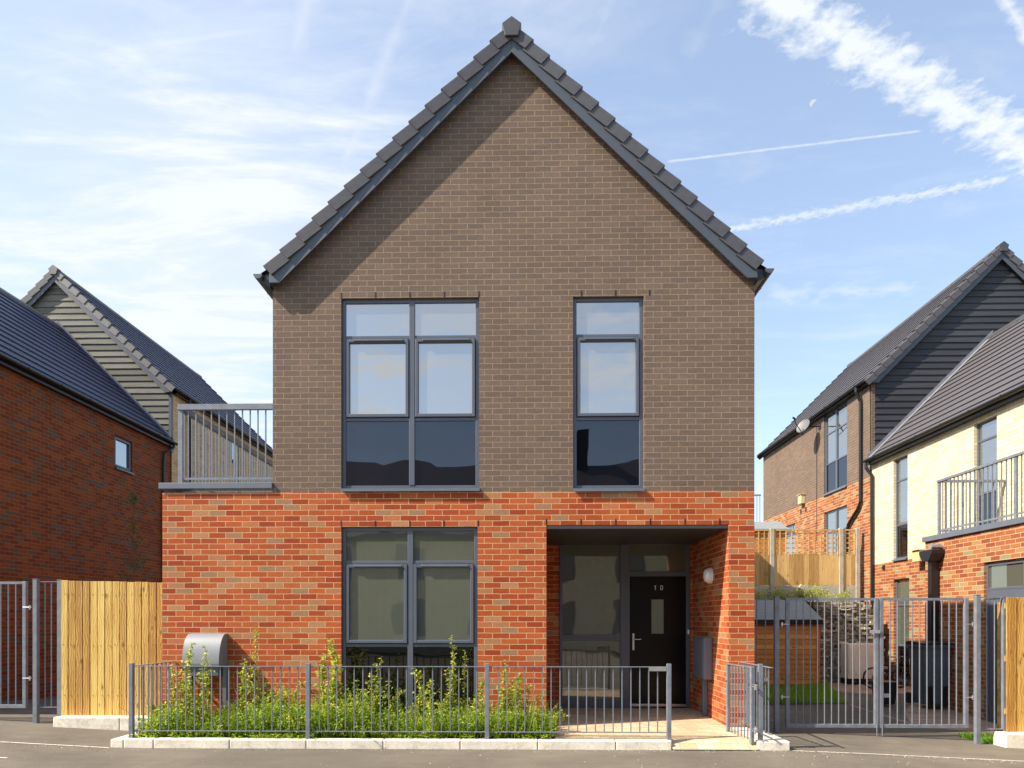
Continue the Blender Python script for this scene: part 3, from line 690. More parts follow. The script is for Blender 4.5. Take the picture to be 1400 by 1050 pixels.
# meter box inside the porch
b0, zb = atx(960.5, 927, PX1); b1, zt_ = atx(974.5, 872, PX1); _, zb2 = atx(967, 925, PX1)
y0, y1 = min(b0, b1), max(b0, b1); zlo, zhi = zb2 - .02, atx(967, 871, PX1)[1]
mbx = thing('meter_cabinet', 'tall slim grey utility cabinet fixed on the right wall of the porch', 'cabinet', (PX1, (y0 + y1) / 2, zlo))
wy = (y1 - y0) / 2
MB().box((-.13, -wy, 0), (-.004, wy, zhi - zlo)).obj('body', M['grey_metal'], mbx, bevel=.01)
MB().box((-.142, -wy + .012, .02), (-.1305, wy - .012, zhi - zlo - .02)).obj('cabinet_door', M['grey_metal'], mbx, bevel=.006)
MB().box((-.075, -.03, .105 - zlo), (-.004, .035, -.002)).obj('cable_duct', M['grey_metal'], mbx, bevel=.008)

# balcony on the side annex
MB().box((AX0 + .002, .002, ZR - .12), (HX0 - .002, AD - .003, ZR + .002)).obj('terrace_deck', M['conc'], house)
zc0, zc1 = Z(300, 668.5), Z(300, 660.5)
m = MB(); m.box((AX0 - .035, -.035, zc0), (HX0 + .0, .16, zc1)); m.box((AX0 - .035, .16, zc0), (AX0 + .16, AD + .03, zc1)); m.box((AX0 + .16, AD - .16, zc0), (HX0 - .002, AD + .03, zc1))
m.obj('coping', M['grey_metal'], house, bevel=.004)
RX = at(247, 848, .12)[0]; ZT0, ZT1 = at(300, 560.5, .12)[1], at(300, 553, .12)[1]
bal = thing('balcony_railing', 'grey steel balcony railing on the flat roof left of the brown gable', 'railing', (RX, .12, zc1))
def loc(p): return (p[0] - RX, p[1] - .12, p[2] - zc1)
def bx(a, b): return MB().box(loc(a), loc(b))
pw = .03
m = bx((RX - pw, .12 - .015, zc1), (RX + pw, .12 + .015, ZT0)); m.obj('post', M['rail'], bal)
bx((RX - pw, .12 - .03, ZT0), (HX0 - .002, .12 + .03, ZT1)).obj('top_rail', M['rail'], bal)
bx((RX - .03, .152, ZT0), (RX + .03, AD - .1, ZT1)).obj('top_rail', M['rail'], bal)
zbr = zc1 + .07
bx((RX + pw, .114, zbr), (HX0 - .002, .126, zbr + .03)).obj('bottom_rail', M['rail'], bal)
bx((RX - .006, .15, zbr), (RX + .006, AD - .1, zbr + .03)).obj('bottom_rail', M['rail'], bal)
barm = MB().box((-.0075, -.0075, 0), (.0075, .0075, ZT0 - zbr - .03)).mesh('bar', M['rail'])
u = RX + .107
while u < HX0 - .03: inst(barm, 'bar', bal, loc((u, .12, zbr + .03))); u += .1065
u = .12 + .107
while u < AD - .1:
    if abs(u - 1.95) > .05: inst(barm, 'bar', bal, loc((RX, u, zbr + .03)))
    u += .1065
for yy in (1.95, AD - .13): bx((RX - .015, yy - pw, zc1), (RX + .015, yy + pw, ZT0)).obj('post', M['rail'], bal)

# curved grey meter hood on the facade
bx0, bx1 = at(262, 866)[0], at(311, 866)[0]; zt1 = at(285, 866)[1]; zb1 = at(285, 909, -.25)[1]
kb = thing('meter_box', 'grey curved top utility box on two legs against the red wall behind the railing', 'utility box', ((bx0 + bx1) / 2, 0, .085))
hw = (bx1 - bx0) / 2; za, zb_ = zt1 - .085, zb1 - .085
prof = [(-.004, za), (-.05, za - .002)] + [(-.05 - .21 * math.sin(a), za - .002 - (za - zb_) * (1 - math.cos(a)) * .96) for a in [i * R(90) / 24 for i in range(1, 25)]] + [(-.255, zb_ - .012), (-.004, zb_ - .012)]
MB().prism(prof, 'x', -hw, hw).obj('hood', M['hood'], kb)
MB().box((-hw + .02, -.225, zb_ - .15), (hw - .02, -.004, zb_ - .012)).obj('base_tray', M['frame'], kb, bevel=.006)
for sx_ in (-hw + .06, hw + .035): MB().box((sx_ - .025, -.17 , 0), (sx_ + .025, -.12, zb_ - .15 if sx_ < 0 else zb_ - .03)).obj('leg', M['grey_metal'], kb, bevel=.003)

# ---------------------------------------------------------------- front railing, gates
def finish_rail(root, org):
    pass
def railing(root, org, segs, posts, zt, zb, postw=.05, barr=.006, pitchb=.1045, zpost=None, top=(.02, .008), skip=.03, zbase=0.0):
    """segs: [(x0,y0,x1,y1)], world coordinates; root sits at org"""
    ox, oy, oz = org
    for (x0, y0, x1, y1) in segs:
        a, b = Vector((x0, y0)), Vector((x1, y1)); L = (b - a).length; ang = math.atan2(b.y - a.y, b.x - a.x)
        for zz_, nm, h in ((zt, 'top_rail', top[1]), (zb, 'bottom_rail', .008)):
            MB().box((0, -top[0], -h), (L, top[0], 0)).obj(nm, M['rail'], root, loc=(a.x - ox, a.y - oy, zz_ - oz), rotz=ang)
        n = int(round(L / pitchb)); bm_ = MB().box((-barr, -barr, 0), (barr, barr, zt - .008 - zb)).mesh('bar', M['rail'])
        for k in range(1, n):
            p = a.lerp(b, k / n)
            if any(math.hypot(p.x - q[0], p.y - q[1]) < skip for q in posts): continue
            inst(bm_, 'bar', root, (p.x - ox, p.y - oy, zb - oz), (0, 0, ang))
    for q in posts:
        zq = q[2] if len(q) > 2 else zbase
        MB().box((-postw / 2, -postw / 2, 0), (postw / 2, postw / 2, zpost - zq)).obj('post', M['rail'], root, bevel=.003, loc=(q[0] - ox, q[1] - oy, zq - oz))
RY = -1.0
fx = [at(px, 900, RY)[0] for px in (180, 421.5, 666, 914.5)]
ztop = at(560, 911, RY)[1]; zbot = at(560, 1000, RY)[1]; zpst = at(560, 907, RY)[1]
org = (fx[0], RY, KZ)
fr = thing('metal_railing', 'low grey bar railing on the kerb in front of the planted bed', 'railing', org)
railing(fr, org, [(fx[i] + .025, RY + .015, fx[i + 1] - .025, RY + .015) for i in range(3)], [(x, RY) for x in fx], ztop, zbot, zpost=zpst, zbase=KZ - .01)
xa, xb = at(887, 900, RY)[0], at(911, 900, RY)[0]
MB().box((xa - org[0], -.012, ztop - .052 - KZ), (xb - org[0], -.006, ztop - KZ)).obj('latch_plate', M['chrome'], fr)
# left return of the railing to the wall
railing(fr, org, [(fx[0], RY + .05, fx[0], -.01)], [], ztop, zbot, zpost=zpst)
gx = at(1039.5, 960, RY)[0]
org2 = (gx, RY, KZ)
rr = thing('metal_railing', 'short grey bar railing running back to the right corner of the house', 'railing', org2)
railing(rr, org2, [(gx + .09, -.02, gx + .09, -1.12)], [(gx, RY)], ztop, zbot, zpost=zpst, zbase=KZ - .01)
MB().box((.02, -.02, .70), (.09, .0, .74)).obj('bracket', M['rail'], rr)
# wicket gate standing open
ga, gb = Vector((gx - .10, RY - .04)), Vector((gx - .19, -.33)); ang = math.atan2(gb.y - ga.y, gb.x - ga.x); L = (gb - ga).length
org3 = (ga.x, ga.y, .02)
gt = thing('wicket_gate', 'small grey bar gate standing open at the path to the front door', 'gate', org3, ang)
gz0, gz1 = .045, ztop - .02 - .0
MB().box((0, -.02, gz0), (.045, .02, gz1)).obj('stile', M['rail'], gt, bevel=.003); MB().box((L - .045, -.02, gz0), (L, .02, gz1)).obj('stile', M['rail'], gt, bevel=.003)
MB().box((.045, -.015, gz1 - .012), (L - .045, .015, gz1)).obj('top_rail', M['rail'], gt); MB().box((.045, -.015, gz0), (L - .045, .015, gz0 + .025)).obj('bottom_rail', M['rail'], gt)
bm_ = MB().box((-.006, -.006, 0), (.006, .006, gz1 - gz0 - .037)).mesh('bar', M['rail'])
for k in range(1, 7): inst(bm_, 'bar', gt, (.045 + (L - .09) * k / 7, 0, gz0 + .025))
for zq in (.2, .72):
    m = MB(); m.tube([(-.03, 0, zq), (.0, 0, zq)], .009, 8); m.tube([(-.06, 0, zq - .03), (-.06, 0, zq + .02)], .012, 8); m.box((-.085, -.02, zq + .02), (.03, .0, zq + .032)); m.obj('hinge', M['chrome'], gt)
m = MB(); m.tube([(L - .02, -.03, .74), (L - .02, .035, .74)], .014, 10); m.obj('gate_latch', M['chrome'], gt)

# tall gates
def tall_gate(name, label, x0, x1, y, ztop_, zbot_, stl=.05, group=None, nb=11, hinge_left=True):
    o = (x0, y, 0); t = thing(name, label, 'gate', o, 0, group); w_ = x1 - x0
    MB().box((0, -.025, zbot_), (stl, .025, ztop_)).obj('stile', M['rail'], t, bevel=.004); MB().box((w_ - stl, -.025, zbot_), (w_, .025, ztop_)).obj('stile', M['rail'], t, bevel=.004)
    MB().box((stl, -.02, zbot_), (w_ - stl, .02, zbot_ + .05)).obj('bottom_rail', M['rail'], t, bevel=.003)
    MB().box((stl, -.004, ztop_ - .035), (w_ - stl, .004, ztop_ - .0)).obj('top_rail', M['rail'], t)
    bm_ = MB().tube([(0, 0, 0), (0, 0, ztop_ - .036 - zbot_ - .05)], .0085, 8).mesh('bar', M['rail'])
    for k in range(1, nb + 1): inst(bm_, 'bar', t, (stl + (w_ - 2 * stl) * k / (nb + 1), 0, zbot_ + .05))
    for zq in (zbot_ + .42, ztop_ - .36):
        s = -1 if hinge_left else 1; e = 0 if hinge_left else w_
        m = MB(); m.tube([(e - s * .045, -.02, zq), (e + s * .075, -.02, zq)], .007, 8); m.tube([(e + s * .055, -.02, zq - .03), (e + s * .055, -.02, zq + .03)], .011, 8); m.obj('hinge', M['chrome'], t)
    return t
YG = .33
TG = at(1200, 817.5, YG)[1]; BG = at(1200, 995, YG)[1]
gxs = [at(p, 848, YG)[0] for p in (1074, 1200.5, 1201.5, 1323)]
t1 = tall_gate('tall_gate', 'left leaf of the tall grey double gate, next to the house corner', gxs[0], gxs[1] - .003, YG, TG, BG, group='leaves of the driveway gate', nb=11)
t2 = tall_gate('tall_gate', 'right leaf of the tall grey double gate, in front of the wheelie bin', gxs[2] + .003, gxs[3], YG, TG, BG, group='leaves of the driveway gate', nb=10, hinge_left=False)
m = MB(); m.box((gxs[1] - gxs[0] - .13, -.045, 1.34), (gxs[1] - gxs[0] + .01, -.027, 1.385)); m.obj('gate_bolt', M['chrome'], t1, bevel=.003)
m = MB(); m.tube([(gxs[1] - gxs[0] - .03, -.03, BG + .05), (gxs[1] - gxs[0] - .03, -.03, gz(gxs[1], YG) + .01)], .007, 8); m.obj('drop_bolt', M['rail'], t1)
m = MB(); m.tube([(.03, -.03, BG + .05), (.03, -.03, gz(gxs[1], YG) + .01)], .007, 8); m.obj('drop_bolt', M['rail'], t2)
def post(label, px, py_b, y, zt, wdt=.06, group='tall gate posts'):
    x = at(px, 848, y)[0]; zb = gz(x, y) - .03
    t = thing('gate_post', label, 'post', (x, y, zb), 0, group)
    MB().box((-wdt / 2, -wdt / 2, 0), (wdt / 2, wdt / 2, zt - zb)).obj('post_tube', M['rail'], t, bevel=.004)
    MB().box((-wdt / 2 - .003, -wdt / 2 - .003, zt - zb), (wdt / 2 + .003, wdt / 2 + .003, zt - zb + .006)).obj('post_cap', M['rail'], t)
    return x
xp0 = post('gate post between the house corner and the tall double gate', 1061.5, 1000, YG, TG + .02)
xp1 = post('gate post right of the tall double gate', 1336, 1015, YG - .25, TG + .03)
xp2 = post('gate post touching the wooden fence at the right edge', 1372.5, 1015, YG - .22, TG)
# narrow bar infills
def infill(label, x0, x1, y, zt, zb, nb):
    t = thing('bar_panel', label, 'railing panel', (x0, y, zb)); w_ = x1 - x0
    MB().box((0, -.015, zt - zb - .01), (w_, .015, zt - zb)).obj('top_rail', M['rail'], t); MB().box((0, -.015, 0), (w_, .015, .01)).obj('bottom_rail', M['rail'], t)
    bm_ = MB().tube([(0, 0, .01), (0, 0, zt - zb - .01)], .0075, 8).mesh('bar', M['rail'])
    for k in range(1, nb + 1): inst(bm_, 'bar', t, (w_ * k / (nb + 1), 0, 0))
infill('narrow bar panel between the two right gate posts', xp1 + .03, xp2 - .03, YG - .235, TG, at(1350, 997, YG - .23)[1], 2)
infill('narrow bar panel beside the right corner of the house', HX1 + .02, xp0 - .03, YG, TG, at(1045, 985, YG)[1], 2)
YL = .30
TL = at(60, 795, YL)[1]; BL = at(20, 968, YL)[1]
g0, g1 = at(-85, 848, YL)[0], at(37, 848, YL)[0]
tall_gate('tall_gate', 'tall grey bar gate at the left edge before the dark red wall', g0, g1, YL, TL, BL, nb=10, hinge_left=False)
xl0 = post('gate post right of the left edge gate', 49.5, 990, YL - .03, TL + .03)
xl1 = post('gate post touching the left wooden fence', 82.7, 980, YL - .01, TL + .02)
infill('narrow bar panel between the two left gate posts', xl0 + .03, xl1 - .03, YL - .02, TL, at(65, 967, YL)[1], 2)

# wooden fences
def board_fence(label, x0, x1, y, z0, z1a, z1b, bw=.105, kz=.0):
    t = thing('wooden_fence', label, 'fence', (x0, y, z0)); w_ = x1 - x0; n = max(1, round(w_ / bw)); m = MB()
    for k in range(n):
        a, b = w_ * k / n, w_ * (k + 1) / n; rn = random.random(); top = (z1a + (z1b - z1a) * (k + .5) / n) - z0 + random.uniform(-.004, .004)
        j = random.uniform(0, .006)
        m.box((a + .0055, -.022 - j, .005), (b - .0055, -.002 - j, top), rn)
    m.obj('board_panel', M['fence'], t, bevel=.002)
    m = MB()
    for zq in (.25, .95, 1.65): m.box((0, -.001, zq), (w_, .05, zq + .075), .5)
    m.obj('rail', M['fence'], t)
    for xx in (.0, w_ - .1): MB().box((xx, .051, -.1), (xx + .1, .15, z1b - z0 - .06), .3).obj('post', M['fence'], t)
    m = MB()
    for k in range(n):
        for zq in (.285, .985, 1.685):
            xq = w_ * (k + .5) / n + random.uniform(-.02, .02); zz = zq + random.uniform(-.012, .012)
            m.box((xq - .0035, -.031, zz - .0035), (xq + .0035, -.02, zz + .0035))
    m.obj('nail_heads', M['dark_nail'], t)
    return t
YF = .26
fx0, fx1 = at(84.5, 848, YF)[0], AX0 - .004
board_fence('pale new timber fence of upright boards left of the red brick wall', fx0, fx1, YF, at(150, 978.5, YF)[1], at(85, 793.6, YF)[1], at(221, 797, YF)[1])
kz1 = at(130, 980.5, YF - .2)[1]
kerb('kerb', at(72, 848, YF - .22)[0], AX0 - .01, YF - .22, YF + .02, -.05, kz1, .92)
rf0 = at(1377, 848, YG - .3)[0]
board_fence('timber fence of upright boards at the right edge beside the tall gate', rf0, rf0 + 2.2, YG - .26, at(1385, 1003, YG - .3)[1], TG + .0, TG + .0, .14)
kerb('kerb', at(1375, 848, YG - .45)[0], rf0 + 2.3, YG - .45, YG - .2, -.4, at(1390, 1003.5, YG - .45)[1], .9)

# ---------------------------------------------------------------- neighbouring houses
def boards_gable(parent, name, mat, x0, x1, xr, zr, pitch, y, zlow, step=.165):
    """weatherboards facing -Y clipped under the roof line"""
    m = MB(); t = math.tan(pitch); z = zlow
    while z < zr - .05:
        z2 = min(z + step, zr - .02)
        def lim(zz, s): 
            e = (zr - zz) / t; return max(x0, xr - e) if s < 0 else min(x1, xr + e)
        a0, a1, b0, b1 = lim(z, -1), lim(z, 1), lim(z2, -1), lim(z2, 1)
        if a1 - a0 > .05:
            rn = random.random()
            m.face([(a0, y - .026, z), (a1, y - .026, z), (b1, y - .004, z2), (b0, y - .004, z2)], None, rn)
            m.face([(a0, y + .0, z + .001), (a1, y + .0, z + .001), (a1, y - .026, z), (a0, y - .026, z)], [(0, 0)] * 4, rn)
        z = z2
    me = m.obj(name, mat, parent, fix=False); return me
P45 = R(45)
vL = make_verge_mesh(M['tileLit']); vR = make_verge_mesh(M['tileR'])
def barges_at(parent, xr, zr, half, y, over=.0, depth=.24): bargeboards(parent, xr, zr, half, y, P45, over, depth=depth, th=.03)
def downpipe(parent, pts, r=.034, mat='black'):
    return MB().tube(pts, r, 12).obj('downpipe', M[mat], parent, smooth=False)

# --- left, near: dark red brick house, eaves towards us
XL = -9.45; L0, L1 = .25, 8.8; XLR = -12.5; ZLR = 9.36
h1 = thing('brick_house', 'dark red brick house with blue slate roof at the left edge', 'house')
ez = ZLR - (XL - XLR) * 1.0 - .08
wy0, zt_a = atx(157, 594, XL); wy1, zb_a = atx(181, 645, XL); _, zb_a = atx(157, 638, XL)
w1 = (wy0, wy1, zb_a, zt_a)
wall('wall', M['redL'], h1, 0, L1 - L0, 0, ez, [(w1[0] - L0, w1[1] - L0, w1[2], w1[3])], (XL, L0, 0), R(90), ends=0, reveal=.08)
window(h1, w1[0] - L0, w1[1] - L0, w1[2], w1[3], (XL, L0, 0), R(90), [], [], mats=('glass_side',), sash_rows=(0,), fw=.03)
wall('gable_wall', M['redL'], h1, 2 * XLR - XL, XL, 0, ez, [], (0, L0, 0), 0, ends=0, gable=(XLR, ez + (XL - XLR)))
house_roof(h1, XLR, ZLR, XL - XLR, L0 - .1, L1 - .005, P45, M['tileL'], vL, M['tileLit'], [(L0 - .15, True)], over=.10)
barges_at(h1, XLR, ZLR, XL - XLR, L0 - .12)
gutter(h1, XL + .17, ZLR - (XL - XLR + .1) - .0, L0 - .1, L1 - .01, 1)
MB().prism([(XL + .002, ez - .02), (XL + .11, ez - .02), (XL + .11, ez - .14), (XL + .002, ez - .14)], 'y', L0 - .05, L1 - .01).obj('fascia', M['black'], h1)
py_ = atx(221, 700, XL)[0]
downpipe(h1, [(XL + .17, L1 - .12, ez - .06), (XL + .17, L1 - .14, ez - .16), (XL + .06, py_ + .02, ez - .38), (XL + .05, py_, ez - .6), (XL + .05, py_, .1)])
m = MB(); ang = 45                                       # lead flashing where the roof meets the boarded gable
s_ = .0
m.face([(XLR, L1 - .012, ZLR + .03), (XL + .1, L1 - .012, ZLR + .03 - (XL + .1 - XLR)), (XL + .1, L1 - .012, ZLR + .15 - (XL + .1 - XLR)), (XLR, L1 - .012, ZLR + .15)], [(0, 0)] * 4)
m.face([(XLR, L1 - .012, ZLR + .06), (XL + .1, L1 - .012, ZLR + .06 - (XL + .1 - XLR)), (XL + .1, L1 - .17, ZLR + .045 - (XL + .1 - XLR)), (XLR, L1 - .17, ZLR + .045)], [(0, 0)] * 4)
m.obj('flashing', M['tileL'], h1, fix=False)

# --- left, far: boarded gable and buff brick flank, one step up the hill
h2 = thing('terraced_house', 'buff brick house with weathered grey boarded gable behind the dark red house', 'house')
X2, X2R, Z2R, Y2a, Y2b = -9.42, -12.5, 10.83, 8.82, 16.6
e2 = Z2R - (X2 - X2R) - .08
wa = atx(317, 600, X2)[0]; wb = atx(328, 600, X2)[0]; zt2 = atx(317, 597, X2)[1]; zb2_ = atx(317, 630, X2)[1]
wall('wall', M['buff'], h2, 0, Y2b - Y2a, 1.7, e2, [(wa - Y2a, wb - Y2a, zb2_, zt2)], (X2, Y2a, 0), R(90), ends=0)
window(h2, wa - Y2a, wb - Y2a, zb2_, zt2, (X2, Y2a, 0), R(90), [], [], mats=('glass_side',), sash_rows=(0,), fw=.03)
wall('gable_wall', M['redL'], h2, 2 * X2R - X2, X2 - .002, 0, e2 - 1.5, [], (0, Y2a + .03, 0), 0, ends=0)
boards_gable(h2, 'weatherboarding', M['clad'], 2 * X2R - X2, X2 - .06, X2R, Z2R - .1, P45, Y2a, e2 - 1.6)
MB().box((X2 - .06, Y2a - .04, e2 - 1.7), (X2 + .012, Y2a + .04, e2 + .03)).obj('corner_trim', M['barge'], h2)
house_roof(h2, X2R, Z2R, X2 - X2R, Y2a - .1, Y2b, P45, M['tileL'], vL, M['tileLit'], [(Y2a - .15, True), (Y2b + .05, False)], over=.10)
barges_at(h2, X2R, Z2R, X2 - X2R, Y2a - .12)
ge2 = Z2R - (X2 - X2R + .1)
gutter(h2, X2 + .17, ge2, Y2a - .1, Y2b + .02, 1)
MB().prism([(X2 + .002, e2 - .0), (X2 + .11, e2 - .0), (X2 + .11, e2 - .12), (X2 + .002, e2 - .12)], 'y', Y2a + .05, Y2b - .01).obj('fascia', M['black'], h2)
downpipe(h2, [(X2 + .17, Y2a + .62, ge2 - .08), (X2 + .17, Y2a + .64, ge2 - .2), (X2 + .06, Y2a + .85, ge2 - .5), (X2 + .05, Y2a + .9, ge2 - .7), (X2 + .05, Y2a + .9, 1.8)])

# --- right, far: tall house with black boarded gable
XB, XBR, ZBR, YB0, YB1 = 8.80, 12.03, 10.99, 8.5, 16.4
hB = thing('terraced_house', 'brown and red brick house with black boarded gable and satellite dish on the right', 'house')
eB = ZBR - (XBR - XB) - .08
def zr_(px, py, X): return atx(px, py, X)[1]
def yr_(px, X): return atx(px, 848, X)[0]
zbr = 5.2
ub = lambda y: YB1 - y                    # wall local coordinate (facing -X runs from far to near)
wB1 = (ub(yr_(1158.5, XB)), ) ; 
ya, yb = yr_(1158, XB), yr_(1126.5, XB)   # near, far ends of the tall window
za1, zb1_ = zr_(1158, 546, XB), zr_(1158, 663.5, XB)
zc1_, zd1 = zr_(1158, 690, XB), zr_(1158, 800, XB)
yc, yd = yr_(1087, XB), yr_(1066, XB)
# leave the far small window of the lower storey too
wall('upper_wall', M['brown'], hB, 0, YB1 - YB0, zbr, eB, [(ub(yb), ub(ya), zb1_, za1)], (XB, YB1, 0), R(-90), ends=0)
zs_t = zr_(1086, 715, XB)
wall('lower_wall', M['redR'], hB, 0, YB1 - YB0, 0, zbr, [(ub(yb), ub(ya), zd1, zc1_), (ub(yd), ub(yc), zs_t - 1.3, zs_t)], (XB, YB1, 0), R(-90), ends=0)
H = za1 - zb1_
window(hB, ub(yb), ub(ya), zb1_, za1, (XB, YB1, 0), R(-90), [(ub(yb) + ub(ya)) / 2], [za1 - H * .26, za1 - H * .63], mats=('glass_side', 'glass_side', 'glass_dark'), sash_rows=())
window(hB, ub(yb), ub(ya), zd1, zc1_, (XB, YB1, 0), R(-90), [(ub(yb) + ub(ya)) / 2], [zc1_ - H * .26], mats=('glass_side',), sash_rows=())
window(hB, ub(yd), ub(yc), zs_t - 1.3, zs_t, (XB, YB1, 0), R(-90), [], [zs_t - .35], mats=('glass_side',), sash_rows=())
wall('gable_wall', M['redR'], hB, XB + .002, 2 * XBR - XB, 0, eB - 3.6, [], (0, YB0 + .03, 0), 0, ends=0)
boards_gable(hB, 'weatherboarding', M['cladD'], XB + .09, 2 * XBR - XB, XBR, ZBR - .1, P45, YB0, eB - 3.7)
MB().box((XB + .0, YB0 - .02, eB - 3.7), (XB + .09, YB0 + .04, eB + .03)).obj('corner_trim', M['brown'], hB)
house_roof(hB, XBR, ZBR, XBR - XB, YB0 - .1, YB1, P45, M['tileR'], vR, M['tileM'], [(YB0 - .15, True), (YB1 + .05, False)], over=.10)
barges_at(hB, XBR, ZBR, XBR - XB, YB0 - .12)
geB = ZBR - (XBR - XB + .1)
gutter(hB, XB - .17, geB, YB0 - .1, YB1 + .03, -1)
MB().prism([(XB - .002, eB), (XB - .11, eB), (XB - .11, eB - .12), (XB - .002, eB - .12)], 'y', YB0 + .02, YB1 - .01).obj('fascia', M['black'], hB)
dy = yr_(1179.5, XB)
zk = zr_(1179, 686, XB); zk2 = zr_(1165, 716, XB); dk = yr_(1163, XB)
downpipe(hB, [(XB - .17, dy - .0, geB - .06), (XB - .17, dy, geB - .16), (XB - .06, dy, geB - .42), (XB - .06, dy, zk), (XB - .06, dy + .12, zk - .15), (XB - .06, dk, zk2), (XB - .06, dk + .08, zk2 - .2), (XB - .06, dk + .08, 2.1)], r=.042)
wv, zv = atx(1099, 683, XB)
vb = thing('vent_cowl', 'pale yellow box on the brick flank of the house with the black gable', 'box', (XB, wv, zv))
MB().box((-.14, -.13, -.14), (-.002, .13, .14)).obj('body', M['yellowbox'], vb, bevel=.01); MB().box((-.17, -.15, .1405), (-.002, .15, .155)).obj('lid', M['yellowbox'], vb)
for px in (1095, 1102):
    yv, zq = atx(px, 699 - (px - 1095) * .4, XB); MB().box((XB - .012, yv - .05, zq - .07), (XB + .01, yv + .05, zq + .07)).obj('air_brick', M['black'], hB)
yw = yr_(1117, XB); MB().tube([(XB - .01, yw, zr_(1117, 583, XB)), (XB - .01, yw, zr_(1117, 740, XB))], .008, 6).obj('cable', M['black'], hB)
# satellite dish
dy_, dz_ = atx(1121, 583, XB)
dish = thing('satellite_dish', 'grey satellite dish under the eaves of the house with the black gable', 'satellite dish', (XB, dy_, dz_))
MB().tube([(-.003, 0, 0), (-.28, .02, 0), (-.42, .02, .02)], .02, 8).obj('mount_arm', M['black'], dish); MB().box((-.02, -.08, -.08), (-.002, .08, .08)).obj('wall_plate', M['black'], dish)
m = MB(); N = 24; nrm = Vector((-.80, -.42, .42)).normalized(); u_ = nrm.orthogonal().normalized(); v_ = nrm.cross(u_); c0 = Vector((-.46, .06, .02))
def dp(r, a): return c0 + (u_ * math.cos(a) + v_ * math.sin(a)) * r + nrm * (r * r * .7)
rr_ = [0.001, .08, .16, .225]
for k in range(3):
    for i in range(N):
        a, b = 2 * math.pi * i / N, 2 * math.pi * (i + 1) / N
        m.face([dp(rr_[k], a), dp(rr_[k + 1], a), dp(rr_[k + 1], b), dp(rr_[k], b)])
ds = m.obj('reflector', M['white'], dish, fix=False); ds.data.materials[0] = plain('dish grey', (.12, .118, .116), .5)
sol = ds.modifiers.new('thick', 'SOLIDIFY'); sol.thickness = .012
MB().tube([c0 + Vector((0, 0, -.26)), c0 + nrm * .36 + Vector((0, 0, -.12)), c0 + nrm * .44 + Vector((0, 0, .0))], .012, 6).obj('feed_arm', M['black'], dish)
MB().tube([c0 + nrm * .40, c0 + nrm * .5], .03, 8).obj('receiver', M['black'], dish)

# --- right, near: cream over red brick with projecting ground floor wing and balcony
XA, XAR, ZAR, YA0, YA1 = 8.80, 11.85, 8.74, -2.5, 8.46
hA = thing('terraced_house', 'cream brick house over red brick with balcony at the right edge', 'house')
eA = ZAR - (XAR - XA) - .08
ua = lambda y: YA1 - y
XW = 7.5; YW = yr_(1265, XW); ZWt = zr_(1265, 741, XW); ZWc = ZWt + .09
zcr = zr_(1220, 768, XA)
def hole(pxf, pxn, pyt_n, pyb_n, X, off):   # far px, near px, top/bottom at near px
    return (off - yr_(pxf, X), off - yr_(pxn, X), zr_(pxn, pyb_n, X), zr_(pxn, pyt_n, X))
hA1 = hole(1221.5, 1241, 621, 762, XA, YA1)
hA2 = hole(1331.5, 1363, 567, 735, XA, YA1); hA2 = (hA2[0], hA2[1], ZWc + .05, hA2[3])
hA3 = hole(1221.5, 1243, 790, 933, XA, YA1); hA3 = (hA3[0], hA3[1], .12, hA3[3])
hA4 = (hA2[1] + 1.9, hA2[1] + 3.2, ZWc + .05, hA2[3])
wall('upper_wall', M['cream'], hA, 0, YA1 - YA0, zcr, eA, [hA1, hA2, hA4], (XA, YA1, 0), R(-90), ends=0, reveal=.10)
wall('lower_wall', M['redR'], hA, 0, YA1 - YW, 0, zcr, [hA3], (XA, YA1, 0), R(-90), ends=0)
def zf_(h, f): return h[3] - (h[3] - h[2]) * f
window(hA, *hA1, (XA, YA1, 0), R(-90), [], [zf_(hA1, .22), zf_(hA1, .66)], mats=('glass_side', 'glass_side', 'glass_dark'), sash_rows=(), recess=.06, fw=.04)
window(hA, *hA2, (XA, YA1, 0), R(-90), [], [zf_(hA2, .16), zf_(hA2, .62)], mats=('glass_side', 'glass_side', 'glass_dark'), sash_rows=(), recess=.06, fw=.04)
window(hA, *hA4, (XA, YA1, 0), R(-90), [], [zf_(hA4, .16), zf_(hA4, .62)], mats=('glass_side', 'glass_side', 'glass_dark'), sash_rows=(), recess=.06, fw=.04)
window(hA, *hA3, (XA, YA1, 0), R(-90), [], [zf_(hA3, .26), zf_(hA3, .66)], mats=('glass_gf', 'glass_gf', 'glass_black'), sash_rows=(), recess=.06, fw=.04)
house_roof(hA, XAR, ZAR, XAR - XA, YA0, YA1 - .01, P45, M['tileR'], vR, M['tileM'], [], over=.10)
gutter(hA, XA - .17, ZAR - (XAR - XA + .1), YA0, YA1 + .02, -1)
MB().prism([(XA - .002, eA - .02), (XA - .11, eA - .02), (XA - .11, eA - .14), (XA - .002, eA - .14)], 'y', YA0, YA1 - .01).obj('fascia', M['black'], hA)
m = MB()
m.face([(XAR, YA1 + .01, ZAR + .03), (XA - .1, YA1 + .01, ZAR + .03 - (XAR - XA + .1)), (XA - .1, YA1 + .01, ZAR + .16 - (XAR - XA + .1)), (XAR, YA1 + .01, ZAR + .16)], [(0, 0)] * 4)
m.face([(XAR, YA1 + .008, ZAR + .065), (XA - .12, YA1 + .008, ZAR + .065 - (XAR - XA + .12)), (XA - .12, YA1 - .13, ZAR + .05 - (XAR - XA + .12)), (XAR, YA1 - .13, ZAR + .05)], [(0, 0)] * 4)
m.obj('flashing', M['lead'], hA, fix=False)
geA = ZAR - (XAR - XA + .1); dpy = yr_(1195.5, XA)
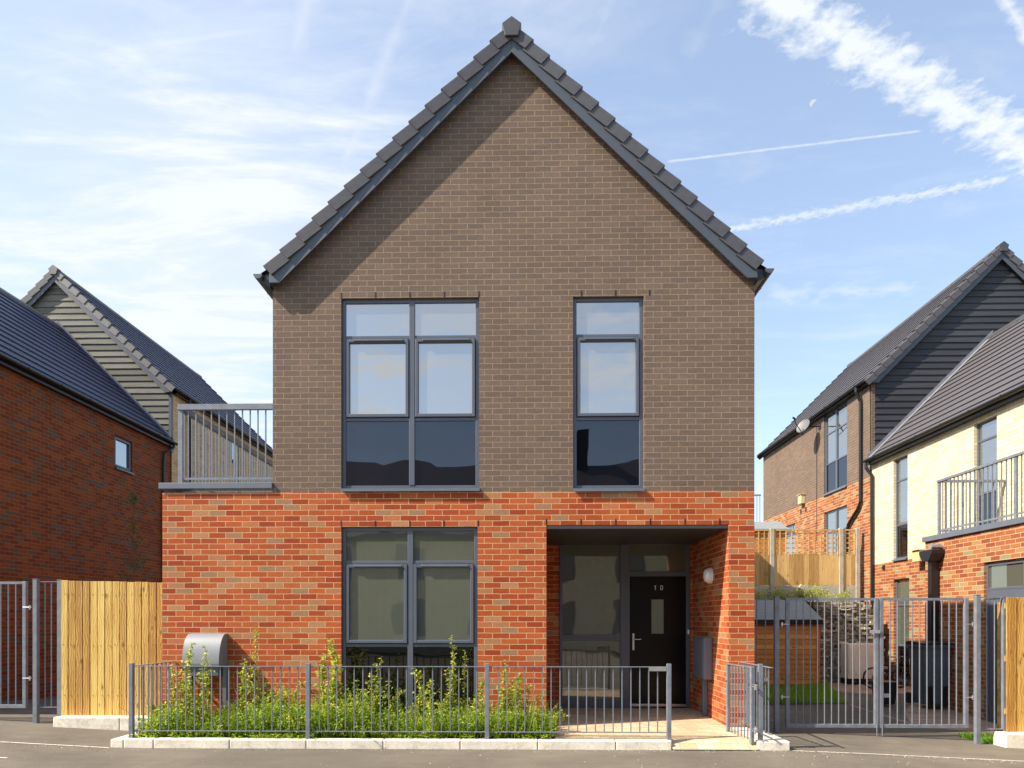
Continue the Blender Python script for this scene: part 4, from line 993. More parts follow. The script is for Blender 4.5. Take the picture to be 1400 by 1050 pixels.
downpipe(hA, [(XA - .17, dpy + .1, geA - .06), (XA - .17, dpy + .08, geA - .2), (XA - .06, dpy, geA - .42), (XA - .06, dpy, .1)], r=.04)
# wing
uw = lambda y: YW - y
dA = (uw(yr_(1345, XW)), uw(yr_(1345, XW)) + 1.75, gz(7.5, 1.5) + .02, zr_(1345, 769, XW))
wall('wing_wall', M['redR'], hA, 0, YW - YA0, -.3, ZWt, [dA], (XW, YW, 0), R(-90), ends=0)
wall('wing_wall', M['redR'], hA, 0, XA - XW, -.3, ZWt, [], (XA, YW, 0), R(180), ends=0)
m = MB(); m.box((XW - .04, YA0, ZWt - .005), (XW + .22, YW + .04, ZWc)); m.box((XW + .22, YW - .2, ZWt - .005), (XA - .003, YW + .04, ZWc)); m.obj('coping', M['grey_metal'], hA, bevel=.004)
MB().box((XW + .22, YA0 + .002, ZWt - .06), (XA - .003, YW - .2, ZWt + .03)).obj('terrace_deck', M['conc'], hA)
# glazed door set of the wing, local frame
a, b, c, d = dA; fl = window(hA, a, b, d - .46, d - .03, (XW, YW, 0), R(-90), [(a + b) / 2], [], mats=('glass_gf',), sash_rows=(), fw=.04, sill=False, name='fanlight')
m = MB(); yb_ = .045
m.box((a, yb_, c), (a + .05, .11, d - .46)); m.box((b - .05, yb_, c), (b, .11, d - .46)); m.box((a + .05, yb_, d - .60), (b - .05, .11, d - .46)); m.box(((a + b) / 2 - .03, yb_, c), ((a + b) / 2 + .03, .11, d - .6))
dfm = m.obj('door_frame', M['frame'], hA, loc=(XW, YW, 0), rotz=R(-90), bevel=.004)
for s0, s1 in ((a + .05, (a + b) / 2 - .03), ((a + b) / 2 + .03, b - .05)):
    m = MB(); q = .10; t0, t1 = yb_ + .012, .10
    m.box((s0, t0, c + .02), (s0 + q, t1, d - .6)); m.box((s1 - q, t0, c + .02), (s1, t1, d - .6)); m.box((s0 + q, t0, d - .7), (s1 - q, t1, d - .6)); m.box((s0 + q, t0, c + .02), (s1 - q, t1, c + .2)); m.box((s0 + q, t0, c + .92), (s1 - q, t1, c + 1.04))
    dl = m.obj('door', M['frame'], dfm)
    MB().box((s0 + q - .003, .075, c + .2), (s1 - q + .003, .083, d - .7)).obj('pane', M['glass_gf'], dl)
# black rainwater hopper
hy, hz = atx(1274, 760, XW - .12)
m = MB(); m.prism([(hy - .20, hz + .10), (hy + .20, hz + .10), (hy + .20, hz + .03), (hy + .10, hz - .10), (hy - .10, hz - .10), (hy - .20, hz + .03)], 'x', XW - .24, XW - .004); m.obj('rainwater_hopper', M['black'], hA, bevel=.008)
MB().box((XW - .16, hy - .055, .12), (XW - .03, hy + .055, hz - .09)).obj('downpipe', M['black'], hA)
sy_, sz_ = atx(1280, 747, XW - .1)
MB().tube([(XW - .001, sy_, sz_), (XW - .2, sy_, sz_)], .05, 14).obj('flue_pipe', M['chrome'], hA)
yy_, yz_ = atx(1258, 760, XA - .1)
vb = thing('vent_cowl', 'pale yellow box on the wall beside the black rainwater hopper', 'box', (XA, yy_, yz_))
MB().box((-.2, -.14, -.13), (-.002, .14, .12)).obj('body', M['yellowbox'], vb, bevel=.01); MB().box((-.24, -.16, .1205), (-.002, .16, .135)).obj('lid', M['yellowbox'], vb)
for px, py in ((1208.5, 776), (1262, 771)):
    yv, zq = atx(px, py, XA); MB().box((XA - .012, yv - .06, zq - .06), (XA + .01, yv + .06, zq + .06)).obj('air_brick', M['black'], hA)
# balcony railing on the wing
XR_ = XW + .10; YR_ = yr_(1284, XR_); zrt = zr_(1284, 656.5, XR_)
bo = (XR_, YR_, ZWc); b2 = thing('balcony_railing', 'grey steel balcony railing above the red brick wing at the right edge', 'railing', bo)
hR = zrt - ZWc
MB().box((-.03, YA0 + .1 - YR_, hR - .04), (.03, .03, hR)).obj('top_rail', M['rail'], b2); MB().box((.03, -.03, hR - .04), (XA - XR_ - .01, .03, hR)).obj('top_rail', M['rail'], b2)
MB().box((-.006, YA0 + .1 - YR_, .07), (.006, -.03, .1)).obj('bottom_rail', M['rail'], b2); MB().box((.03, -.006, .07), (XA - XR_ - .01, .006, .1)).obj('bottom_rail', M['rail'], b2)
bm_ = MB().box((-.0075, -.0075, 0), (.0075, .0075, hR - .04)).mesh('bar', M['rail'])
posts_y = [0, YR_ - yr_(1389, XR_), 5.0]
k = .11
while k < YR_ - YA0 - .2:
    if all(abs(k - q) > .05 for q in posts_y): inst(bm_, 'bar', b2, (0, -k, 0))
    k += .11
k = .11
while k < XA - XR_ - .05: inst(bm_, 'bar', b2, (k, 0, 0)); k += .11
for q in posts_y: MB().box((-.015, -q - .03, 0), (.015, -q + .03, hR - .04)).obj('post', M['rail'], b2)

# ---------------------------------------------------------------- yard on the right
def shape(name, pts, z, mat, kind=struct):
    m = MB(); m.face([(p[0], p[1], gz(*p) + z) for p in pts], [(p[0], p[1]) for p in pts]); return kind(m.obj(name, mat, fix=False))
def gp(px, py, z=0.0):
    d = ray(px, py); t = (z - 1.52) / d.z; return CAM.x + d.x * t, CAM.y + d.y * t
pb = [gp(1119, 927), gp(1150, 943), gp(1163, 963), gp(1205, 974), gp(1262, 985.5)]
pts = [(5.6, 8.6), pb[0], pb[1], pb[2], pb[3], (5.45, 1.7), (XW, 1.15), (XW, YW), (XA, YW), (XA, 8.6)]
shape('yard_paving', [(5.4, 8.6), (pb[0][0], pb[0][1]), (pb[1][0], pb[1][1]), (pb[2][0], pb[2][1]), (pb[4][0], pb[4][1]), (XW, 1.3), (XW, YW), (XA, YW), (XA, 8.6)], .006, M['pave'])
# lawn patch
m = MB(); gA, gB = gp(1158, 961), gp(1119, 931)
lawn_poly = [(3.6, 3.3), gA, gB, (3.6, 6.5)]
for i in range(11000):
    a, b = random.random(), random.random()
    xa_ = lawn_poly[0][0] + (lawn_poly[1][0] - lawn_poly[0][0]) * a; xb_ = lawn_poly[3][0] + (lawn_poly[2][0] - lawn_poly[3][0]) * a
    ya_ = lawn_poly[0][1] + (lawn_poly[1][1] - lawn_poly[0][1]) * a; yb__ = lawn_poly[3][1] + (lawn_poly[2][1] - lawn_poly[3][1]) * a
    x, y = xa_ + (xb_ - xa_) * b + random.gauss(0, .03), ya_ + (yb__ - ya_) * b + random.gauss(0, .03)
    h = random.uniform(.06, .17) * (1 + .6 * math.sin(x * 3) * math.sin(y * 2.3)); an = random.uniform(0, 6.28); wd = .006; lx, ly_ = random.gauss(0, .04), random.gauss(0, .04)
    c, s = math.cos(an) * wd, math.sin(an) * wd
    m.face([(x - c, y - s, .0), (x + c, y + s, .0), (x + lx, y + ly_, h)], [(0, 0)] * 3, random.random())
stuff(m.obj('grass', M['grass'], fix=False))
shape('soil', [(3.5, 3.25), (gA[0] + .02, gA[1] - .03), (gB[0] + .04, gB[1]), (3.5, 6.55)], .010, M['soil'])
# grass tuft by the right gate post
m = MB()
for i in range(1500):
    x, y = random.uniform(6.12, 6.75), random.uniform(.12, .7); h = random.uniform(.03, .12); c, s = random.gauss(0, .006), random.gauss(0, .006); z0 = gz(x, y)
    m.face([(x - c, y - s, z0), (x + c, y + s, z0), (x + random.gauss(0, .03), y + random.gauss(0, .03), z0 + h)], [(0, 0)] * 3, random.random())
stuff(m.obj('grass', M['grass'], fix=False))

# garden shed
SX1 = at(1120, 848, 6.6)[0]; SX0 = SX1 - 2.4
shed = thing('garden_shed', 'low orange stained timber shed with a grey felt roof', 'shed', ((SX0 + SX1) / 2, 6.6, 0))
hw = (SX1 - SX0) / 2; ezs = at(1110, 846, 6.6)[1]; rzs = at(1097, 820, 7.6)[1]
m = MB(); z = .06
while z < ezs - .03:
    z2 = min(z + .115, ezs - .01); rn = random.random()
    m.face([(-hw, -.018, z), (hw, -.018, z), (hw, -.003, z2), (-hw, -.003, z2)], None, rn); m.face([(-hw, 0, z), (hw, 0, z), (hw, -.018, z), (-hw, -.018, z)], [(0, 0)] * 4, rn); z = z2
m.obj('shiplap_wall', M['shedwood'], shed, fix=False)
MB().prism([(0, .0), (0, ezs - .02), (1.0, rzs - .03), (2.0, ezs - .02), (2.0, .0)], 'x', -hw + .002, hw).obj('side_wall', M['shedwood'], shed)
M['felt'] = plain('grey roofing felt', (.20, .22, .225), .8, 0, .15, 12, .3)
m = MB(); m.prism([(-.08, ezs - .05), (-.08, ezs - .015), (1.0, rzs + .0), (2.08, ezs - .015), (2.08, ezs - .05), (1.0, rzs - .035)], 'x', -hw - .05, hw + .05)
m.obj('roof', M['felt'], shed)
MB().box((-hw - .05, -.095, ezs - .13), (hw + .05, -.081, ezs - .02)).obj('fascia', M['black'], shed)
MB().box((hw - .05, -.03, .05), (hw + .012, -.0, ezs - .06)).obj('corner_trim', M['shedwood'], shed)
s2x = at(1050, 848, 10.5)[0]; shed2 = thing('garden_shed', 'timber shed roof showing over the trellis fence beside the house corner', 'shed', (s2x, 10.5, 2.0))
e2_ = at(1050, 724, 10.5)[1] - 2; r2_ = at(1050, 714, 11.2)[1] - 2; a_0 = -1.4; a_1 = at(1078, 848, 10.5)[0] - s2x
MB().prism([(0, 0), (0, e2_), (.75, r2_ - .03), (1.5, e2_), (1.5, 0)], 'x', a_0, a_1 - .05).obj('side_wall', M['shedwood'], shed2)
MB().prism([(-.08, e2_ - .04), (-.08, e2_ + .01), (.75, r2_ + .02), (1.58, e2_ + .01), (1.58, e2_ - .04), (.75, r2_ - .03)], 'x', a_0 - .05, a_1).obj('roof', M['felt'], shed2)

# dry stone wall
sw0, sw1 = at(1118, 848, 7.7)[0], XA - .28
sw = thing('stone_wall', 'rough dry stone retaining wall behind the cream cabinet', 'wall', ((sw0 + sw1) / 2, 7.7, 0))
m = MB(); zz_ = 0.0; cx = (sw0 + sw1) / 2
random.seed(3)
while zz_ < 2.0:
    h = random.uniform(.028, .065)
    xx = sw0
    while xx < sw1:
        wd = random.uniform(.07, .26); top = 1.93 - .9 * max(0, (xx - (sw1 - .45)) / .45) ** 2
        if zz_ < top:
            j = random.uniform(-.05, .05); M4 = Matrix.Translation((xx + wd / 2 - cx, j, zz_ + h / 2)) @ Matrix.Rotation(random.gauss(0, .05), 4, 'Y') @ Matrix.Rotation(random.gauss(0, .12), 4, 'Z')
            m.box((-wd / 2 + .004, -.16, -h / 2 + .003), (wd / 2 - .004, .16, h / 2 - .002), random.random(), M4)
        xx += wd
    zz_ += h
m.obj('stones', M['stone'], sw, bevel=.005)
MB().box((sw0 - cx, .1, 0), (sw1 - cx - .2, .95, 1.85)).obj('backing', M['soil'], sw)
# timber sleeper beside it
tp = thing('timber_post', 'short orange timber post between the stone wall and the brick house', 'post', (at(1189, 848, 8.0)[0], 8.0, 0))
MB().box((-.1, -.1, 0), (.1, .1, at(1189, 846, 8.0)[1])).obj('timber', M['shedwood'], tp, bevel=.01)

# trellis fence on the terrace
YT = 8.86
tx = [at(p, 848, YT)[0] for p in (958, 1055, 1149.3, 1172)]
zt_f = at(1100, 724, YT)[1]; zm_f = at(1100, 758.5, YT)[1]; zb_f = at(1100, 800, YT)[1]
tf = thing('trellis_fence', 'timber fence with trellis top between concrete posts behind the shed', 'fence', (tx[1], YT, 2.0))
ox_, oz_ = tx[1], 2.0
for x in tx: MB().box((x - .055 - ox_, -.06, -.15), (x + .055 - ox_, .05, zt_f + .03 - oz_)).obj('concrete_post', M['conc'], tf, bevel=.01)
for a, b in zip(tx[:-1], tx[1:]):
    a, b = a + .057 - ox_, b - .057 - ox_
    MB().box((a, -.03, -.1), (b, .02, zb_f - .01 - oz_)).obj('gravel_board', M['conc'], tf, bevel=.004)
    m = MB(); n = max(2, round((b - a) / .125))
    for k in range(n):
        m.box((a + (b - a) * k / n + .002, -.03, zb_f - oz_), (a + (b - a) * (k + 1) / n - .002, -.012, zm_f - oz_ + .02 * math.sin(math.pi * (k + .5) / n)), random.random())
    m.obj('board_panel', M['trellis'], tf)
    m = MB(); hh = zt_f - zm_f; nx = max(2, round((b - a) / .15)); nz_ = 5
    m.box((a, -.04, zt_f - .035 - oz_), (b, .0, zt_f - oz_), .6); m.box((a, -.04, zm_f - .02 - oz_), (a + .035, -.002, zt_f - .035 - oz_), .4); m.box((b - .035, -.04, zm_f - .02 - oz_), (b, -.002, zt_f - .035 - oz_), .3)
    for k in range(1, nx): xx = a + (b - a) * k / nx; m.box((xx - .014, -.036, zm_f - oz_), (xx + .014, -.020, zt_f - .035 - oz_), random.random())
    for k in range(nz_): zq = zm_f + hh * (k + .4) / (nz_ + .2) - oz_; m.box((a + .035, -.019, zq - .014), (b - .035, -.006, zq + .014), random.random())
    m.obj('trellis', M['trellis'], tf)
cpx, cpz = at(1095, 800, 8.5)
cp = thing('concrete_post', 'short concrete post with pointed top among the plants below the trellis fence', 'post', (cpx, 8.5, 1.6))
m = MB(); m.box((-.06, -.05, 0), (.06, .05, cpz - 1.66)); m.prism([(-.06, cpz - 1.6599), (.06, cpz - 1.6599), (0, cpz - 1.58)], 'y', -.05, .05); m.obj('post_shaft', M['conc'], cp)

# bins and things in the yard
by = 2.95; bx_c = at(1282, 848, by)[0]; bz = .006
bh = at(1272, 877, by)[1] - bz
wb = thing('wheelie_bin', 'tall dark blue green wheelie bin beside the brick wing', 'bin', (bx_c, by + .3, bz))
m = MB(); Hh = bh - .06
def frus(m, x0, x1, y0, y1, z0, X0, X1, Y0, Y1, z1, rnd=0):
    c = [(x0, y0, z0), (x1, y0, z0), (x1, y1, z0), (x0, y1, z0), (X0, Y0, z1), (X1, Y0, z1), (X1, Y1, z1), (X0, Y1, z1)]; i = len(m.v); m.v += c
    for q in ((0, 1, 5, 4), (1, 2, 6, 5), (2, 3, 7, 6), (3, 0, 4, 7), (4, 5, 6, 7), (3, 2, 1, 0)): m.f.append(tuple(i + k for k in q)); m.uv.append(None); m.r.append(rnd)
frus(m, -.17, .19, -.25, .16, .03, -.235, .235, -.30, .22, Hh); m.obj('bin_body', M['binblue'], wb, bevel=.02)
m = MB(); m.box((-.255, -.33, Hh - .05), (.255, .25, Hh)); m.obj('rim', M['binblue'], wb, bevel=.01)
m = MB(); m.prism([(-.34, Hh + .002), (.27, Hh + .002), (.27, Hh + .04), (.1, Hh + .065), (-.34, Hh + .03)], 'x', -.265, .265); m.obj('lid', M['black'], wb, bevel=.008)
for s in (-1, 1):
    m = MB(); m.tube([(s * .19, .20, .11), (s * .24, .20, .11)], .10, 20); m.obj('wheel', M['black'], wb)
    m = MB(); frus(m, s * .11 - .04, s * .11 + .04, -.29, -.22, .0, s * .13 - .045, s * .13 + .045, -.30, -.24, .36); m.obj('moulded_rib', M['black'], wb, bevel=.006)
MB().tube([(-.2, .29, Hh - .02), (.2, .29, Hh - .02)], .016, 8).obj('handle', M['black'], wb)
sbx, sby = at(1217, 848, 3.2)[0], 3.2
sb = thing('recycling_box', 'small black open recycling caddy on the brown paving', 'bin', (sbx, sby + .2, .006))
m = MB(); frus(m, -.13, .13, -.13, .13, 0, -.165, .165, -.165, .165, .40); m.obj('caddy_body', M['black'], sb, bevel=.02)
m = MB(); m.box((-.18, -.18, .385), (.18, .18, .41)); m.obj('lid', M['black'], sb, bevel=.008)
MB().box((-.09, -.1595, .13), (.02, -.148, .20)).obj('sticker', M['white'], sb)
# cream appliance
cy = 7.1; c0_, c1_ = at(1160.5, 848, cy)[0], at(1204, 848, cy)[0]; ctop = at(1180, 880, cy)[1]; cbt = at(1180, 929, cy)[1]
ap = thing('appliance_cabinet', 'cream metal appliance standing before the dry stone wall', 'appliance', ((c0_ + c1_) / 2, cy + .3, 0))
hw = (c1_ - c0_) / 2; m = MB(); m.box((-hw, -.28, .14), (hw, .28, ctop)); m.obj('casing', M['beige'], ap, bevel=.012)
MB().box((-hw + .02, -.292, .24), (hw * .1, -.2805, ctop - .03)).obj('side_panel', M['beige'], ap, bevel=.004); MB().box((hw * .12, -.292, .24), (hw - .02, -.2805, ctop - .03)).obj('side_panel', M['beige'], ap, bevel=.004)
MB().box((-hw + .03, -.25, .03), (hw - .03, .25, .139)).obj('plinth', M['black'], ap, bevel=.01)
for s in (-1, 1): MB().tube([(s * hw * .6 - .03, -.27, .05), (s * hw * .6 + .03, -.27, .05)], .05, 14).obj('wheel', M['black'], ap)
# child's bicycle leaning by the wall
M['maroon'] = plain('dark red paint', (.10, .012, .015), .35)
bkx, bky = at(1212, 848, 6.2)[0], 6.2
bk = thing('bicycle', 'small dark red bicycle behind the black recycling caddy', 'bicycle', (bkx, bky, 0.006), R(12))
def wheel(cx, r):
    m = MB(); pts = [(cx + r * math.cos(i * math.pi / 12), 0, r + .02 + r * math.sin(i * math.pi / 12)) for i in range(25)]; m.tube(pts, .02, 8); w_ = m.obj('wheel', M['black'], bk)
    for i in range(10): a = i * math.pi * .2; m2 = MB() if i == 0 else m2; m2.tube([(cx, 0, r + .02), (cx + r * math.cos(a), 0, r + .02 + r * math.sin(a))], .003, 4)
    m2.obj('spokes', M['chrome'], w_)
wheel(-.36, .22); wheel(.36, .22)
m = MB()
for pq in (((-.36, 0, .24), (-.05, 0, .24)), ((-.05, 0, .24), (-.14, 0, .58)), ((-.36, 0, .24), (-.13, 0, .5)), ((-.05, 0, .24), (.27, 0, .52)), ((-.13, 0, .52), (.26, 0, .58)), ((.36, 0, .24), (.25, 0, .66))): m.tube(pq, .014, 8)
m.obj('frame', M['maroon'], bk)
MB().prism([(-.26, .0), (-.02, .02), (-.26, .05)], 'y', -.06, .06).obj('saddle', M['black'], bk, loc=(0, 0, .6)); MB().tube([(.22, -.22, .72), (.25, -.05, .68), (.25, .05, .68), (.22, .22, .72)], .012, 8).obj('handlebar', M['chrome'], bk)
# far little balcony beyond the tall house
fb = thing('balcony_railing', 'distant pale balcony railing seen past the right corner of the main house', 'railing', (8.3, 16.6, 4.9))
zt_b = at(1038, 676, 16.6)[1] - 4.9
MB().box((-.6, -.02, zt_b - .05), (.48, .02, zt_b)).obj('top_rail', M['rail'], fb); MB().box((-.6, -.15, -.12), (.48, 1.6, 0)).obj('slab', M['conc'], fb)
bm_ = MB().box((-.012, -.012, 0), (.012, .012, zt_b - .05)).mesh('bar', M['rail'])
for k in range(10): inst(bm_, 'bar', fb, (-.55 + k * .11, 0, 0))

# ---------------------------------------------------------------- planting
def leaf(m, p, d, ln, wd, rnd):
    d = d.normalized(); s = d.cross(Vector((random.gauss(0, 1), random.gauss(0, 1), random.gauss(0, 1))))
    if s.length < 1e-3: s = Vector((1, 0, 0))
    s = s.normalized() * wd / 2; mid = p + d * ln * .5 + Vector((0, 0, -.0))
    tip = p + d * ln + Vector((0, 0, -ln * .15))
    m.face([p, mid + s, tip, mid - s], [(0, 0)] * 4, rnd)
def rv(s=1.0): return Vector((random.gauss(0, s), random.gauss(0, s), random.gauss(0, s)))
random.seed(21)
# low weeds: feathery strands
m = MB(); xw0, xw1 = PLX0 + .22, GX0 - .03
def hmap(x): return .37 + .11 * math.sin(x * 2.1 + 1) + .08 * math.sin(x * 5.3) + .07 * math.sin(x * 11.7 + 2) + .05 * math.sin(x * 23 + 1)
for i in range(4600):
    x = random.uniform(xw0, xw1); y = random.triangular(KB + .0, -.04, KB + .25); h = hmap(x) * random.uniform(.35, 1.15) * (1 + .25 * (y - KB))
    if x > xw1 - .45: h *= .62
    if math.sin(x * 6.1 + 2) + math.sin(x * 14.3) < -1.25 and random.random() < .6: continue
    base = Vector((x, y, .085)); lean = Vector((random.gauss(0, .5), random.gauss(-.05, .4), 1)).normalized(); rb = random.random() ** 1.3
    n = 13; prev = base
    for k in range(n):
        t = (k + 1) / n; p = base + lean * h * t + Vector((random.gauss(0, .008), random.gauss(0, .008), -.12 * h * t * t))
        for q in range(2):
            dd = (lean * .5 + rv(.7)); leaf(m, p, dd, random.uniform(.020, .060) * (1.25 - t * .5), random.uniform(.009, .026), min(1, max(0, rb * .8 + random.gauss(.1, .13) + .12 * t)))
for i in range(900):            # trailing over the kerb
    x = random.uniform(xw0 - .05, xw1); y = random.uniform(KF + .04, KB + .06); p = Vector((x, y, KZ + random.uniform(.0, .05)))
    if math.sin(x * 3.7) + math.sin(x * 9.1 + 1) * .7 < -.1: continue
    for q in range(3): leaf(m, p, Vector((random.gauss(0, 1), random.gauss(-.4, .8), random.uniform(.0, .8))), random.uniform(.02, .05), .012, random.random())
stuff(m.obj('weeds', M['weed'], fix=False))
m = MB()                        # grass blades among them
for i in range(1600):
    x = random.uniform(xw0, xw1); y = random.uniform(KB, -.05); h = random.uniform(.12, .42) * (.6 + hmap(x)); a = Vector((x, y, .085)); t1_ = a + Vector((random.gauss(0, .05), random.gauss(0, .05), h * .6)); t2_ = t1_ + Vector((random.gauss(0, .09), random.gauss(0, .09), h * .35)); sd_ = Vector((random.gauss(0, 1), random.gauss(0, 1), 0)).normalized() * .0035
    r_ = random.uniform(.4, 1); m.face([a - sd_, a + sd_, t1_ + sd_, t1_ - sd_], [(0, 0)] * 4, r_); m.face([t1_ - sd_, t1_ + sd_, t2_], [(0, 0)] * 3, r_)
stuff(m.obj('grass', M['weed'], fix=False))
def sapling(name, label, px, pytop, Y, spread=.10, nst=3, dens=1.0, mat='leaf', cat='shrub', base=.085, lsize=.045, low=.15, tilt=0.0, group='shrubs in the front bed'):
    x, zt = at(px, pytop, Y); H = zt - base
    t = thing(name, label, cat, (x, Y, base), 0, group)
    sm, lm = MB(), MB()
    for s in range(nst):
        hh = H * (1 if s == 0 else random.uniform(.35, .9)); bend = Vector((random.gauss(tilt, spread * .5), random.gauss(0, spread * .4), 0)); top = Vector((0 if s == 0 else random.gauss(0, spread), 0 if s == 0 else random.gauss(0, spread * .7), hh))
        b0 = Vector((random.gauss(0, .02), random.gauss(0, .02), 0)); N = 7
        pts = [b0.lerp(top, k / N) + bend * math.sin(math.pi * k / N) + (Vector((random.gauss(0, .008), random.gauss(0, .008), 0)) if k else Vector()) for k in range(N + 1)]
        sm.tube(pts, .006, 5, .0025)
        nl = int(hh / .022 * dens)
        for k in range(nl):
            f = low + (1 - low) * (k / nl); q = f * N; i = min(int(q), N - 1); p = pts[i].lerp(pts[i + 1], q - i)
            if random.random() < .35 and f < .9:       # short twig with its own leaves
                tw = p + Vector((random.gauss(0, .6), random.gauss(0, .6), random.uniform(.2, .8))).normalized() * random.uniform(.04, .10) * (1.2 - f * .5)
                sm.tube([p, tw], .002, 4)
                for z in range(5): leaf(lm, p.lerp(tw, (z + 1) / 5), (tw - p).normalized() + rv(.7), random.uniform(.6, 1.1) * lsize, lsize * .38, random.random())
            a = k * 2.4 + s; d = Vector((math.cos(a), math.sin(a), random.uniform(.1, .9)))
            leaf(lm, p, d, random.uniform(.6, 1.15) * lsize, lsize * .4, random.random() * .6 + .4 * f)
            leaf(lm, p, rv(1), random.uniform(.5, .9) * lsize, lsize * .4, random.random())
    sm.obj('stem', M['stem'], t); lm.obj('foliage', M[mat], t, fix=False)
    return t
SH = [(236, 905, -.45, .10, 4, 1.0, 'shrub', 'wispy shrub at the far left end of the front bed'),
      (262, 878, -.55, .09, 4, 1.1, 'shrub', 'yellow green shrub in front of the grey meter box, left side'),
      (281, 882, -.70, .05, 2, 1.0, 'shrub', 'slim leafy shoot reaching up over the grey meter box'),
      (338, 900, -.40, .09, 4, 1.0, 'shrub', 'bushy shrub right of the meter box legs'),
      (351, 856, -.30, .03, 1, 1.2, 'shrub', 'tall bare stemmed shoot with pale leaf tuft in front of the shaded brick'),
      (385, 918, -.35, .10, 4, .8, 'shrub', 'low twiggy shrub left of the second railing post'),
      (450, 873, -.45, .07, 5, 1.5, 'shrub', 'dense yellow green shrub at the left edge of the ground floor window'),
      (483, 928, -.5, .10, 3, .7, 'shrub', 'thin reddish shrub under the left window pane'),
      (506, 918, -.55, .06, 3, .9, 'shrub', 'low shoot with broad leaves left of the tall one under the window'),
      (523, 897, -.55, .05, 3, 1.1, 'shrub', 'upright shrub with pointed tip under the left half of the window'),
      (566, 912, -.45, .09, 4, .8, 'shrub', 'mid height shrub in front of the window mullion'),
      (592, 930, -.5, .08, 3, .9, 'shrub', 'short shrub left of the tallest shoot'),
      (617, 867, -.5, .05, 3, 1.5, 'shrub', 'tallest slender shrub in front of the right window pane'),
      (636, 888, -.42, .06, 2, .7, 'shrub', 'leaning shoot just right of the tallest shrub'),
      (658, 926, -.45, .07, 3, 1.0, 'shrub', 'leafy shrub left of the third railing post'),
      (692, 902, -.45, .08, 5, 1.3, 'shrub', 'dense shrub in front of the brick pier beside the porch'),
      (706, 925, -.6, .08, 4, .8, 'shrub', 'reddish tinted shrub right of the third railing post'),
      (742, 948, -.55, .09, 5, 1.0, 'shrub', 'low green shrub at the right end of the bed next to the path')]
for px, pt, Y, sp, ns, dn, cat, lab in SH: sapling('shrub', lab, px, pt, Y, sp * random.uniform(1.3, 2.4), ns + random.randint(1, 3), dn * random.uniform(.5, 1.1), lsize=random.uniform(.050, .078), tilt=random.gauss(0, .05), low=random.uniform(.1, .4))
# dead stems and gutter grit
random.seed(5)
m = MB()
for i in range(70):
    x = random.uniform(xw0, xw1); y = random.uniform(KB, -.1); h = random.uniform(.2, .55); m.tube([(x, y, .085), (x + random.gauss(0, .05), y + random.gauss(0, .04), .085 + h * .6), (x + random.gauss(0, .12), y + random.gauss(0, .1), .085 + h)], .003, 4, .0015)
M['dead'] = plain('dead stem', (.34, .22, .10), .8); stuff(m.obj('dead_stems', M['dead']))
m = MB()
for i in range(900):
    x = random.uniform(-6.5, 6.5); y = KF - abs(random.gauss(0, .10)) - .01 if random.random() < .7 else random.uniform(-3.0, KF)
    q = random.uniform(.002, .007); M4 = Matrix.Translation((x, y, gz(x, y) + q * .5)) @ Matrix.Rotation(random.uniform(0, 3), 4, 'Z'); m.box((-q, -q * .7, -q * .6), (q, q * .7, q * .6), random.random(), M4)
stuff(m.obj('grit', M['stone']))
# young tree behind the left fence
x, zt = at(183, 668, 3.2); yt = thing('young_tree', 'thin young tree in the shade behind the left timber fence', 'tree', (x, 3.2, 0), 0)
tm, lm = MB(), MB(); Ht = zt
tm.tube([(0, 0, 0), (.03, 0, Ht * .4), (-.02, 0, Ht * .75), (.0, 0, Ht)], .02, 7, .005)
for i in range(34):
    z = random.uniform(Ht * .45, Ht * .97); a = random.uniform(0, 6.28); L = random.uniform(.2, .55) * (1.15 - z / Ht); e = Vector((math.cos(a) * L, math.sin(a) * L, z + L * .7)); tm.tube([(0, 0, z), e], .005, 4, .002)
    for k in range(16): leaf(lm, Vector((0, 0, z)).lerp(e, random.uniform(.25, 1.05)) + rv(.03), rv(1), random.uniform(.03, .06), .025, random.random())
tm.obj('trunk', M['bark'], yt); lm.obj('crown', M['leafdark'], yt, fix=False)
def bush(name, label, px, py0, py1, Y, wpx, n, mat='leafdark', group=None, z0=None, ls=.05):
    xc, zt = at(px, py0, Y); zb = at(px, py1, Y)[1] if z0 is None else z0; w_ = abs(at(px + wpx / 2, 848, Y)[0] - xc); t = thing(name, label, 'plant', (xc, Y, zb), 0, group)
    lm, tm = MB(), MB(); H = zt - zb; lobes = [(random.uniform(-.8, .8) * w_, random.uniform(-.25, .25), random.uniform(.25, .85) * H, random.uniform(.25, .5)) for _ in range(12)]
    for l in lobes: tm.tube([(l[0] * .3, 0, 0), (l[0], l[1], l[2])], .008, 4, .003)
    for i in range(n):
        l = random.choice(lobes); v = rv(1).normalized() * random.uniform(.4, 1)
        p = Vector((l[0] + v.x * l[3] * w_ * .7, l[1] + v.y * .25, max(.0, l[2] + v.z * l[3] * H * .6))); leaf(lm, p, v + rv(.5), random.uniform(.6, 1.2) * ls, ls * .5, random.random())
    tm.obj('stem', M['stem'], t); lm.obj('foliage', M[mat], t, fix=False)
bush('bush', 'dark green bush behind the narrow bars left of the timber fence', 67, 912, 936, 5.0, 34, 500)
G2 = 'plants spilling over the terrace edge'
bush('bush', 'green creeper nearest the house corner below the trellis fence', 1048, 806, 826, 8.45, 44, 700, 'leaf', G2)
bush('bush', 'green creeper behind the middle of the shed roof', 1078, 802, 822, 8.45, 40, 700, 'leaf', G2)
bush('bush', 'bushy green plant right of the pointed concrete post', 1112, 800, 826, 8.4, 40, 800, 'leaf', G2)
bush('bush', 'spreading plant on top of the dry stone wall', 1146, 806, 830, 8.2, 40, 600, 'leaf', G2)

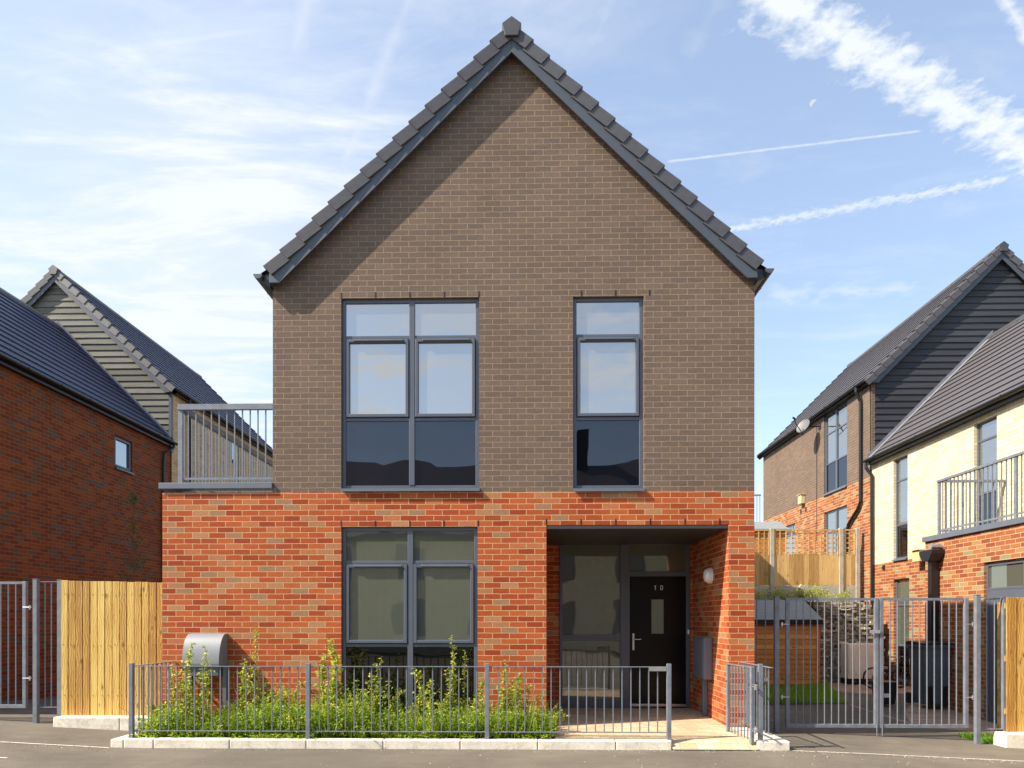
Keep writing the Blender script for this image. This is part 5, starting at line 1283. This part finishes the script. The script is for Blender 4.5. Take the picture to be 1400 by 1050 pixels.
# ---------------------------------------------------------------- moon
d = ray(1113, 142); mo = d * 3000; rad = 6.0 / F * 3000
m = MB(); out = []
for i in range(17):
    a = R(52) + math.pi * i / 16; out.append((math.cos(a) * rad, math.sin(a) * rad))
for i in range(15):
    a = math.pi * (15 - i) / 16; cx_, sy2 = math.cos(a), math.sin(a) * .18
    t_ = R(52); out.append(((cx_ * math.cos(t_) - sy2 * math.sin(t_)) * rad, (cx_ * math.sin(t_) + sy2 * math.cos(t_)) * rad))
m.prism(out, 'y', -1, 1)
mm_ = bpy.data.materials.new('moon'); mm_.use_nodes = True; ng = G(mm_.node_tree); mm_.node_tree.nodes.clear(); em = ng.n('ShaderNodeEmission'); em.inputs[0].default_value = (.86, .9, 1, 1); em.inputs[1].default_value = .43; oo = ng.n('ShaderNodeOutputMaterial'); ng.l(em.outputs[0], oo.inputs[0])
tag(m.obj('moon', mm_, loc=CAM + mo), 'pale half moon in the blue sky right of the gable', 'moon')

# ---------------------------------------------------------------- the other side of the street (seen in the window reflections)
op = thing('terraced_house', 'brick terrace with tiled roof across the street, reflected in the windows', 'house', (0, -24, 0))
m = MB(); m.box((-14, -3.5, 0), (15, 3.5, 5.4)); m.prism([(-3.499, 5.401), (3.499, 5.401), (0, 8.8)], 'x', -14, 15); m.obj('wall', M['cream'], op)
m = MB(); m.prism([(-3.9, 5.15), (-3.9, 5.3), (0, 9.15), (3.9, 5.3), (3.9, 5.15), (0, 8.95)], 'x', -14.2, 15.2); m.obj('roof', M['tileR'], op)
for i in range(8):
    for z in (.9, 3.4): MB().box((-12.6 + i * 3.4, 3.45, z), (-11.2 + i * 3.4, 3.53, z + 1.4)).obj('window', M['frame'], op)
MB().box((2.3, -.4, 8.2), (3.0, .4, 10.6)).obj('chimney', M['black'], op)

def rebase(root, p):
    p = Vector(p); root.location = p
    for c in root.children: c.location = c.location - p
for r_, p in ((house, (HC, 0, 0)), (h1, (XL, L0, 0)), (h2, (X2, Y2a, 1.7)), (hB, (XB, YB0, 0)), (hA, (XA, YW, 0))): rebase(r_, p)
